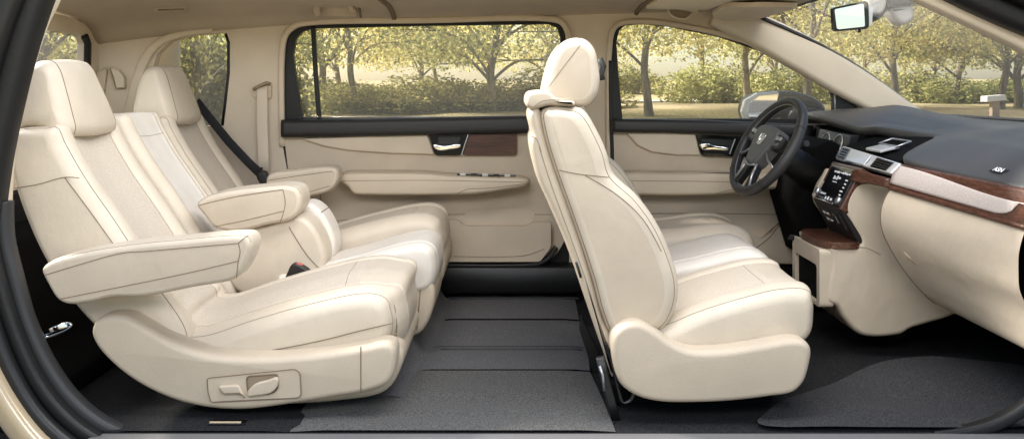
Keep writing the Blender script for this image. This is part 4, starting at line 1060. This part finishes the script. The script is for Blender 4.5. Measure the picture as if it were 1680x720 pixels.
bn = bn.normalized(); ux = Vector((.13, -1, -.03)); uy = bn.cross(ux).normalized()
if uy.z < 0: uy = -uy
ux = (ux - bn * ux.dot(bn)).normalized()
mb = MB(); hw, hh = .028, .011
cs_ = [bp_ + ux * (sx * hw) + uy * (sy * hh) + ux * (.012 * sy) for sx, sy in ((-1, -1), (1, -1), (1, 1), (-1, 1))]
mb.hexa([c + bn * .0005 for c in cs_] + [c + bn * .003 for c in cs_], 'gloss', .001); bd = mb.build('badge', D)
put_mesh('lettering', text_mesh('ASN', .024, .0006, 'white'), bp_ + bn * .0042, ux, uy + ux * .3, bd)
# centre stack and console, cream
cpx = [(1318, 404), (1330, 399), (1362, 402), (1392, 399), (1394, 380), (1384, 345), (1392, 318), (1408, 298), (1432, 297), (1470, 306), (1500, 330), (1560, 420), (1575, 500), (1560, 520), (1520, 532), (1494, 540), (1478, 549), (1413, 550), (1385, 524), (1372, 500), (1356, 494), (1345, 492), (1336, 480), (1334, 440), (1322, 425)]
cpx = [(1360, 404), (1385, 405), (1408, 403), (1411, 396), (1396, 368), (1384, 347), (1388, 322), (1406, 298), (1432, 296), (1475, 306), (1540, 330), (1600, 420), (1592, 500), (1562, 519), (1520, 532), (1494, 540), (1478, 549), (1413, 550), (1385, 524), (1372, 503), (1358, 496), (1357, 470), (1362, 440), (1362, 420)]
mb = MB(); Pad(mb, XZ(cpx, 3.79), 3.785, 4.20, .02, .03, N=160, m='cream_side', sharp=False)
line(mb, [(1365, 405), (1400, 404), (1425, 408), (1445, 418)], 3.7845, 'seam_soft', .0014)
cn = mb.build('console', D)
mb = MB(); plateYZ(mb, [tuple(v) for v in rounded([(3.792, .185), (4.16, .185), (4.16, .412), (3.792, .412)], .02)], [[tuple(v) for v in rounded([(3.83, .20), (4.12, .205), (4.12, .345), (3.83, .345)], .02)]], 1.196, 1.25, 'cream_side', .006); mb.build('console_front', cn)
mb = MB(); plateYZ(mb, [(3.815, .19), (4.135, .19), (4.135, .36), (3.815, .36)], [], 1.212, 1.2235, 'void'); mb.build('console_opening_shade', cn)  # thin black plate imitates the shade inside the shallow opening
mb = MB()
tr = [Vector(v) for v in rounded([(1.20, 3.88), (1.20, 4.06), (1.235, 4.15), (1.36, 4.17), (1.36, 3.775), (1.225, 3.78)], .05, 6)]
plateXY(mb, [(v.x, v.y) for v in tr], [], .415, .440, 'wood_y', .006); mb.build('wood_tray', cn)
gl_ = thing('gear_lever', 'small black lever beside the walnut tray under the dash', 'lever', W(1306, 405, 4.2))
mb = MB(); mb.tube([W(1312, 398, 4.12), W(1306, 394, 4.14)], .010, 'black', 8); mb.tube([W(1318, 392, 4.10), W(1298, 389, 4.16), W(1296, 394, 4.16)], lambda t: .012, 'gloss', 8); mb.build('grip', gl_)
mb = MB(); mb.sweep([W(1314, 396, 4.13), W(1322, 425, 4.13), W(1325, 470, 4.13)], .05, .05, 'black'); mb.build('stalk', gl_)
# black stack face, screen, vents
def face_pt(u, v, off=0.0):
    """u 0..1 from far to near, v 0..1 from top to bottom of the screen face"""
    y = 4.085 - .285 * u
    p = Vector((1.352 - .072 * v, y, .714 - .141 * v)); n = Vector((-.141, 0, .072)).normalized()
    return p + n * off
def face_quad(mb, u0, u1, v0, v1, o0, o1, m, bev=.002):
    c = [face_pt(u, v, o) for o in (o0, o1) for u, v in ((u0, v0), (u1, v0), (u1, v1), (u0, v1))]
    mb.hexa(c, m, bev)
mb = MB(); face_quad(mb, -.14, 1.05, -.10, 1.06, -.05, .004, 'wood_y', .006); sf = mb.build('wood_surround', D)
mb = MB(); face_quad(mb, -.26, -.13, .12, 1.0, -.05, .010, 'cream_side', .012); mb.build('stack_side', D)
mb = MB(); face_quad(mb, 0, 1, 0, 1, -.01, .010, 'gloss', .004); scn = mb.build('screen', D)
mb = MB(); face_quad(mb, .03, .97, .015, .045, .009, .012, 'silver', .001); face_quad(mb, .0, .80, .955, 1.01, .009, .018, 'chrome', .004); mb.build('screen_rim', scn)
ir = random.Random(5); mb = MB()
for k in range(8): face_quad(mb, .22 + .085 * k, .27 + .085 * k + ir.uniform(0, .025), .13 + ir.uniform(-.01, .01), .17 + ir.uniform(0, .02), .0095, .0112, 'white', 0)
mb.build('status_lettering', scn); mb = MB()
for k in range(5): face_quad(mb, .82 - ir.uniform(0, .05), .88, .30 + .10 * k, .335 + .10 * k, .0095, .0112, 'white', 0)
mb.build('side_keys', scn); mb = MB()
for u, v, w_, h_ in ((.30, .27, .04, .10), (.36, .30, .05, .06), (.44, .25, .03, .12), (.50, .28, .08, .05), (.34, .42, .16, .025)):
    face_quad(mb, u, u + w_, v, v + h_, .0095, .0112, 'white', 0)
mb.build('readout_lettering', scn); mb = MB()
for u, v, w_, h_ in ((.10, .78, .07, .05), (.20, .78, .05, .05), (.28, .78, .03, .05), (.36, .86, .04, .07), (.46, .84, .05, .09), (.58, .86, .06, .06)):
    face_quad(mb, u, u + w_, v, v + h_, .0095, .0112, 'white', 0)
mb.build('lower_lettering', scn)

mb = MB()
for u, v in ((.93, .86), (-.03, .80)):
    p = face_pt(u, v, .004); q = face_pt(u, v, .022); mb.tube([p, q], .014, 'silver', 14)
mb.build('knob', scn)
mb = MB()
c = [Vector(p) for p in ((1.345, 3.79, .435), (1.45, 3.79, .435), (1.45, 4.14, .435), (1.345, 4.14, .435), (1.270, 3.79, .575), (1.40, 3.79, .575), (1.40, 4.12, .575), (1.270, 4.12, .575))]
mb.hexa(c, 'black', .006); lf = mb.build('stack_face', D)
def lface(u, v, off): 
    y = 4.07 - .25 * u; return Vector((1.283 + .036 * v - off * .87, y, .550 - .066 * v - off * .48))
mb = MB()
for (u0, u1, v0, v1, o, m_) in ((.05, .95, .0, 1.0, .004, 'greytrim'), (.12, .52, .15, .4, .007, 'gloss'), (.12, .52, .55, .85, .007, 'gloss'), (.62, .88, .12, .88, .007, 'gloss'), (.16, .22, .22, .32, .0085, 'white'), (.30, .44, .24, .30, .0085, 'white'), (.18, .28, .64, .70, .0085, 'white'), (.36, .46, .64, .72, .0085, 'white'), (.72, .76, .3, .7, .0085, 'silver')):
    mb.hexa([lface(u, v, oo) for oo in (-.005, o) for u, v in ((u0, v0), (u1, v0), (u1, v1), (u0, v1))], m_, .0005)
mb.build('climate_buttons', lf)
# silver panel above the screen and vents
mb = MB(); c = []
for off in (-.03, .006):
    for y, top_ in ((4.12, 0), (3.605, 0), (3.605, 1), (4.12, 1)):
        x, z = ((1.37, .736), (1.403, .793))[top_] if y > 3.8 else ((1.40, .722), (1.44, .760))[top_]
        c.append(Vector((x, y, z)) + Vector((-.85, 0, .5)) * off)
mb.hexa(c, 'silverpaint', .006); sp_ = mb.build('silver_panel', D)
def sp_pt(u, v, off):
    y = 4.12 - .515 * u
    return Vector((1.37 + .03 * u + (.033 + .007 * u) * v, y, .736 - .014 * u + (.057 - .019 * u) * v)) + Vector((-.85, 0, .5)) * (off + .006)
def sp_quad(mb, u0, u1, v0, v1, o0, o1, m, bev=.001): mb.hexa([sp_pt(u, v, o) for o in (o0, o1) for u, v in ((u0, v0), (u1, v0), (u1, v1), (u0, v1))], m, bev)
for (u0, u1) in ((.03, .17), (.66, .93)):
    mb = MB(); sp_quad(mb, u0, u1, .10, .90, -.01, .003, 'gloss', .002); v_ = mb.build('air_vent', D)
    mb = MB()
    for k in range(4): sp_quad(mb, u0 + .01, u1 - .01, .20 + .18 * k, .235 + .18 * k, .003, .008, 'greytrim', .001)
    mb.build('vent_slats', v_)
mb = MB(); sp_quad(mb, .21, .56, .06, .92, 0, .005, 'silverpaint', .003); sp_quad(mb, .24, .34, -.02, .05, 0, .006, 'gloss', .001); mb.build('upper_display', D)
# walnut strip to the right of the screen
mb = MB(); rows = []
for i in range(13):
    t = i / 12; y = 3.80 - .20 * t
    a = Vector((1.352 + .055 * t, y, .7176 - .0176 * t)); b = Vector((1.338 + .070 * t, y, .672 - .003 * t))
    rows.append([a.lerp(b, f / 5) + Vector((-.01, 0, .004)) for f in range(6)])
mb.grid(rows, 'wood_y'); ws_ = mb.build('wood_strip', D); sd = ws_.modifiers.new('thickness', 'SOLIDIFY'); sd.thickness = .03; sd.offset = 0
# instrument cluster
cl_c = W(1370, 245, 4.42)
mb = MB(); mb.hexa([(1.405, 4.19, .69), (1.56, 4.19, .69), (1.56, 4.60, .69), (1.405, 4.60, .69), (1.452, 4.19, .835), (1.58, 4.19, .835), (1.58, 4.60, .845), (1.452, 4.60, .845)], 'black', .005); ic = mb.build('instrument_cluster', D)
mb = MB(); nrm = Vector((-.93, 0, .36))
for yy, rr in ((4.47, .062), (4.30, .062)):
    cc = Vector((1.430, yy, .772)) + nrm * .004; uu = Vector((0, 1, 0)); vv = nrm.cross(uu)
    mb.tube([cc + uu * math.cos(a) * rr + vv * math.sin(a) * rr for a in [2 * math.pi * k / 32 for k in range(32)]], .003, 'silver', 5, closed=True)
    for k in range(11):
        a = math.radians(-30 + 24 * k); mb.tube([cc + (uu * math.cos(a) + vv * math.sin(a)) * rr * .74, cc + (uu * math.cos(a) + vv * math.sin(a)) * rr * .9], .0018, 'white', 4)
    mb.tube([cc, cc + (uu * -.5 + vv * .7) * rr * .8], .002, 'white', 4)
mb.build('dial', ic)
mb = MB(); Pad(mb, XZ([(1300, 330), (1320, 240), (1345, 225), (1400, 262), (1345, 290), (1338, 340), (1400, 430), (1330, 430)], 4.4), 4.25, 4.80, .01, m='void', sharp=True, N=70); mb.build('knee_panel', D)

# ------------------------------------------------------------------ steering wheel
wc = W(1259, 240, 4.22)
SW = thing('steering_wheel', 'black leather steering wheel with grey hub and silver spokes', 'steering wheel', wc)
ti, ya = math.radians(31), math.radians(12)
wn_ = Vector((-math.cos(ti) * math.cos(ya), -math.cos(ti) * math.sin(ya), math.sin(ti))).normalized()
wx = Vector((0, 1, 0)); wx = (wx - wn_ * wx.dot(wn_)).normalized() * -1      # driver's right is towards the camera
wy = wn_.cross(wx); wy = wy if wy.z > 0 else -wy
def wp(a, b, c=0.0): return wc + wx * a + wy * b + wn_ * c
R_ = .222
mb = MB(); rows = []
for k in range(72):
    a = 2 * math.pi * k / 72; cen = wp(math.cos(a) * R_, math.sin(a) * R_); er = (wx * math.cos(a) + wy * math.sin(a))
    g_ = 1 + .10 * (sm(.8, 1, abs(math.cos(a))) )
    rows.append([cen + er * math.cos(b) * .020 * g_ + wn_ * math.sin(b) * .023 * g_ for b in [2 * math.pi * j / 14 for j in range(14)]])
mb.grid(rows, 'wheelleather', closed_u=True, closed_v=True)
for a in (.55, 2.6, 3.9, 5.5): 
    er = lambda b: wp(math.cos(a) * R_, math.sin(a) * R_) + (wx * math.cos(a) + wy * math.sin(a)) * math.cos(b) * .0207 + wn_ * math.sin(b) * .0238
    mb.tube([er(2 * math.pi * j / 14) for j in range(14)], .0012, 'black', 4, closed=True)
mb.tube([wp(math.cos(a) * (R_ - .018), math.sin(a) * (R_ - .018), .010) for a in [2 * math.pi * k / 72 for k in range(72)]], .0022, 'silver', 5, closed=True)
mb.build('rim', SW)
def wheel_slab(mb, poly, c0, c1, m, dome=0.0, bev=.006):
    t = bmesh.new(); vs = [t.verts.new((p[0], p[1], 0)) for p in poly]
    t.faces.new(vs); ex = bmesh.ops.extrude_face_region(t, geom=list(t.faces))
    for v in [g for g in ex['geom'] if isinstance(g, bmesh.types.BMVert)]: v.co.z = 1
    bmesh.ops.recalc_face_normals(t, faces=t.faces)
    for v in t.verts: v.co.z = c0 + (c1 - c0) * v.co.z
    if bev:
        rim = [e for e in t.edges if all(abs(v.co.z - c1) < 1e-6 for v in e.verts)]
        bmesh.ops.bevel(t, geom=rim, offset=bev, segments=4, profile=.5, affect='EDGES')
    for v in t.verts: v.co = wp(*v.co)
    mb.merge(t, m, smooth=False)
mb = MB(); hub = rounded([(-.095, .075), (0, .088), (.095, .075), (.105, .04), (.08, -.02), (.045, -.105), (-.045, -.105), (-.08, -.02), (-.105, .04)], .03, 5)
wheel_slab(mb, hub, -.02, .040, 'wheelgrey', bev=.014); hb = mb.build('hub', SW)
mb = MB(); em = rounded([(-.026, .024), (.026, .024), (.018, -.024), (-.018, -.024)], .007, 4)
mb.tube([wp(v.x, v.y + .012, .0425) for v in em], .0022, 'chrome', 6, closed=True)
for sx in (-1, 1): wheel_slab(mb, [(sx * .010, .032), (sx * .0185, .032), (sx * .0125, -.009), (sx * .0065, -.009)][::sx], .039, .044, 'chrome', bev=0)
wheel_slab(mb, [(-.010, .013), (.010, .013), (.009, .006), (-.009, .006)], .039, .0435, 'chrome', bev=0); mb.build('emblem', hb)
mb = MB()
for sx in (-1, 1):
    q = [(sx * .085, .060), (sx * .21, .045), (sx * .21, .005), (sx * .085, -.01)]; wheel_slab(mb, q if sx < 0 else q[::-1], -.012, .018, 'black', bev=.005)
    q = [(sx * .015, -.09), (sx * .05, -.10), (sx * .075, -.205), (sx * .045, -.215)]; wheel_slab(mb, q if sx < 0 else q[::-1], -.012, .016, 'black', bev=.004)
    mb.tube([wp(sx * .052, -.09, .022), wp(sx * .06, -.14, .02), wp(sx * .085, -.20, .012)], .006, 'silver', 7)
    mb.tube([wp(sx * .075, -.03, .026), wp(sx * .12, -.06, .02), wp(sx * .20, -.085, .012)], .0045, 'silver', 7)
mb.tube([wp(-.05, -.10, .03), wp(0, -.112, .03), wp(.05, -.10, .03)], .005, 'silver', 7)
mb.build('spoke', SW)
for sx in (-1, 1):
    mb = MB()
    q = rounded([(sx * .098, .062), (sx * .165, .055), (sx * .16, .0), (sx * .10, -.012)], .012, 3); wheel_slab(mb, q, .016, .030, 'greytrim', bev=.003)
    for (a, b) in ((.112, .040), (.14, .042), (.112, .012), (.14, .014)):
        q = rounded([(sx * (a - .010), b - .009), (sx * (a + .010), b - .009), (sx * (a + .010), b + .009), (sx * (a - .010), b + .009)], .004, 2); wheel_slab(mb, q, .029, .034, 'silver' if b > .03 else 'wheelgrey', bev=.001)
    mb.build('button_pad', SW)
mb = MB(); mb.tube([wp(0, 0, -.01), wp(0, 0, -.10), wp(0, 0, -.26)], lambda t: .055 + .02 * t, 'black', 14)
mb.tube([wp(.05, .03, -.06), wp(.17, .07, -.05), wp(.20, .08, -.05)], lambda t: .008 + .006 * t, 'greytrim', 8); mb.build('column', SW)

# ------------------------------------------------------------------ things on the ceiling and windscreen
RM = thing('rear_view_mirror', 'rectangular rear view mirror with black rim at the top of the windscreen', 'mirror', W(1395, 28, 3.9))
def mquad(mb, pts, Y0, Y1, m, bev): mb.plate(XZ(pts, Y0), [], Y0, Y1, m, bev)
mb = MB(); mquad(mb, rounded([(1366, 13), (1420, 2), (1425, 6), (1426, 44), (1422, 48), (1372, 52), (1368, 48)], 3), 3.86, 3.89, 'gloss', .006)
mquad(mb, rounded([(1382, 16), (1424, 8), (1432, 12), (1431, 40), (1424, 46), (1385, 50)], 4), 3.885, 3.91, 'silverpaint', .006); mh = mb.build('housing', RM)
mb = MB(); mb.plate(XZ(rounded([(1369, 16), (1417, 6), (1419, 44), (1373, 49)], 3), 3.858), [], 3.857, 3.861, 'mirror'); mb.build('glass', RM)
mb = MB(); mb.tube([W(1410, 48, 3.875), W(1410, 54, 3.875)], .006, 'black', 7); mb.build('dimmer_tab', RM)
mb = MB(); mb.tube([Vector(v) for v in catmull([W(1424, 34, 3.91), W(1436, 30, 3.95), W(1448, 18, 4.0), W(1452, 0, 4.02), W(1452, -12, 4.03)], False, 5)], .012, 'black', 8)
Pad(mb, XZ([(1424, 24), (1422, -10), (1448, -14), (1449, 10), (1442, 24), (1432, 27)], 3.97), 3.93, 4.02, .015, m='satin_cover', N=50); mb.build('mount', RM)
SH = thing('sensor_housing', 'grey sensor cover hanging behind the mirror with a dark upper shroud', 'sensor', W(1475, 20, 4.05))
mb = MB(); Pad(mb, XZ([(1452, 16), (1462, 12), (1488, 10), (1493, 20), (1492, 32), (1484, 40), (1474, 42), (1463, 34)], 4.05), 4.0, 4.10, .02, m='satin_cover', N=50); mb.build('cover', SH)
mb = MB(); Pad(mb, XZ([(1448, 16), (1446, -14), (1512, -14), (1508, 4), (1492, 10), (1470, 12)], 4.05), 3.98, 4.12, .01, m='greytrim', N=50); mb.build('shroud', SH)
V_ = thing('sun_visor', 'pale cream sun visor folded up above the driver door', 'sun visor', W(1230, 15, 4.45))
mb = MB(); q = rounded([(.94, 4.62), (1.10, 4.70), (1.17, 4.62), (1.20, 4.05), (1.00, 4.00), (.93, 4.25)], .06, 5)
t = MB(); plateXY(t, [(v.x, v.y) for v in q], [], 1.372, 1.392, 'trim_light', .008); 
for v in t.bm.verts: v.co.z += .02 * sm(1.0, .92, v.co.x) - .015 * sm(4.4, 4.7, v.co.y)
t.build('flap', V_)
mb.bm.free()
VP = thing('overhead_panel', 'pale smooth overhead panel beside the sun visor', 'panel', W(1110, 5, 4.4))
mb = MB(); plateXY(mb, [(.62, 4.52), (.925, 4.62), (.925, 4.0), (.62, 4.0)], [], 1.402, 1.425, 'trim_light', .008); mb.build('lining', VP)
def grab(label, px, Y, parts):
    G = thing('grab_handle', label, 'grab handle', W(px, 20, Y), 'ceiling grab handles'); return G
G1 = grab('beige grab handle above the sliding door', 550, 4.7, 0)
mb = MB(); mb.sweep([W(v.x, v.y, 4.665) for v in catmull([(523, 27), (520, 16), (522, 7), (540, 4), (565, 4), (572, 8), (580, 22)], False, 6)], .030, .03, 'head'); mb.build('grip', G1)
mb = MB(); mb.plate(XZ(rounded([(516, 28), (516, 3), (580, 0), (588, 28)], 5), 4.72), [], 4.69, 4.74, 'head', .006); mb.tube([W(v.x, v.y, 4.685) for v in catmull([(582, -4), (588, 8), (592, 30)], False, 5)], .006, 'seam', 6); mb.build('mounting_plate', G1)
G2 = grab('beige grab handle above the front door with a coat hook loop', 1110, 4.72, 0)
mb = MB(); mb.sweep([W(v.x, v.y, 4.72) for v in catmull([(1082, 12), (1090, 9), (1115, 13), (1140, 18), (1146, 23)], False, 6)], .020, .035, 'trim_light'); mb.build('grip', G2)
mb = MB(); mb.tube([W(v.x, v.y, 4.735) for v in catmull([(1096, 14), (1099, 23), (1110, 30), (1126, 31), (1136, 22)], False, 6)], .006, 'trim_light', 7); mb.plate(XZ([(1097, 14), (1100, 23), (1110, 29), (1126, 30), (1136, 21)], 4.75), [], 4.745, 4.77, 'seam_soft', .002); mb.build('hook_loop', G2)
VT = thing('ceiling_vent', 'small beige rectangular vent in the ceiling over the rear seats', 'vent', W(280, 16, 4.6))
mb = MB(); mb.plate(XZ(rounded([(251, 14), (305, 11), (310, 16), (300, 20), (258, 20)], 3), 4.63), [], 4.60, 4.66, 'head', .004); mb.tube([W(259, 17.5, 4.597), W(280, 17, 4.597), (W(302, 16, 4.597))], .004, 'seam_soft', 6); mb.build('cover', VT)

# ------------------------------------------------------------------ floor bits
LP = thing('tie_down_loop', 'chrome tie down loop on the black carpet behind the near rear seat', 'tie down', W(90, 548, 3.15))
mb = MB(); mb.tube([W(v.x, v.y, 3.13) for v in catmull([(63, 549), (68, 554), (90, 549), (112, 539), (117, 532), (108, 530), (88, 538), (68, 548)], True, 5)], .004, 'chrome', 6, closed=True); mb.build('loop', LP)
mb = MB(); mb.sweep([W(72, 546, 3.128), W(90, 539, 3.125), W(110, 532, 3.128)], .016, .006, 'chrome'); mb.build('bar', LP)
SL = thing('floor_socket', 'slim bronze floor anchor slot under the near rear seat', 'floor anchor', W(375, 698, 3.03))
a = W(343, 698, 3.035); b = W(403, 698, 3.035); mb = MB(); mb.box(a.x, b.x, 3.02, 3.06, -.012, .004, 'gloss', .003); mb.build('slot', SL)
mb = MB(); mb.box(a.x + .005, b.x - .01, 3.018, 3.026, .004, .010, 'gold', .002); mb.build('bar', SL)
FM = thing('floor_mat', 'grey carpet mat in the front passenger footwell', 'floor mat', (1.2, 3.25, 0))
mb = MB(); P_ = rounded([(.72, 2.992), (1.50, 2.99), (1.85, 2.995), (1.86, 3.55), (1.60, 3.66), (1.32, 3.60), (1.10, 3.40), (.90, 3.25)], .12, 6)
t = bmesh.new(); f = t.faces.new([t.verts.new((v.x, v.y, 0.004)) for v in P_]); 
bmesh.ops.inset_region(t, faces=[f], thickness=.03, depth=.012); bmesh.ops.triangulate(t, faces=[q for q in t.faces if len(q.verts) > 4]); bmesh.ops.subdivide_edges(t, edges=list(t.edges), cuts=3, use_grid_fill=True)
for v in t.verts: v.co.z += .035 * sm(1.1, 1.5, v.co.x) * sm(3.1, 3.5, v.co.y) + .008 * mnoise.noise(v.co * 6)
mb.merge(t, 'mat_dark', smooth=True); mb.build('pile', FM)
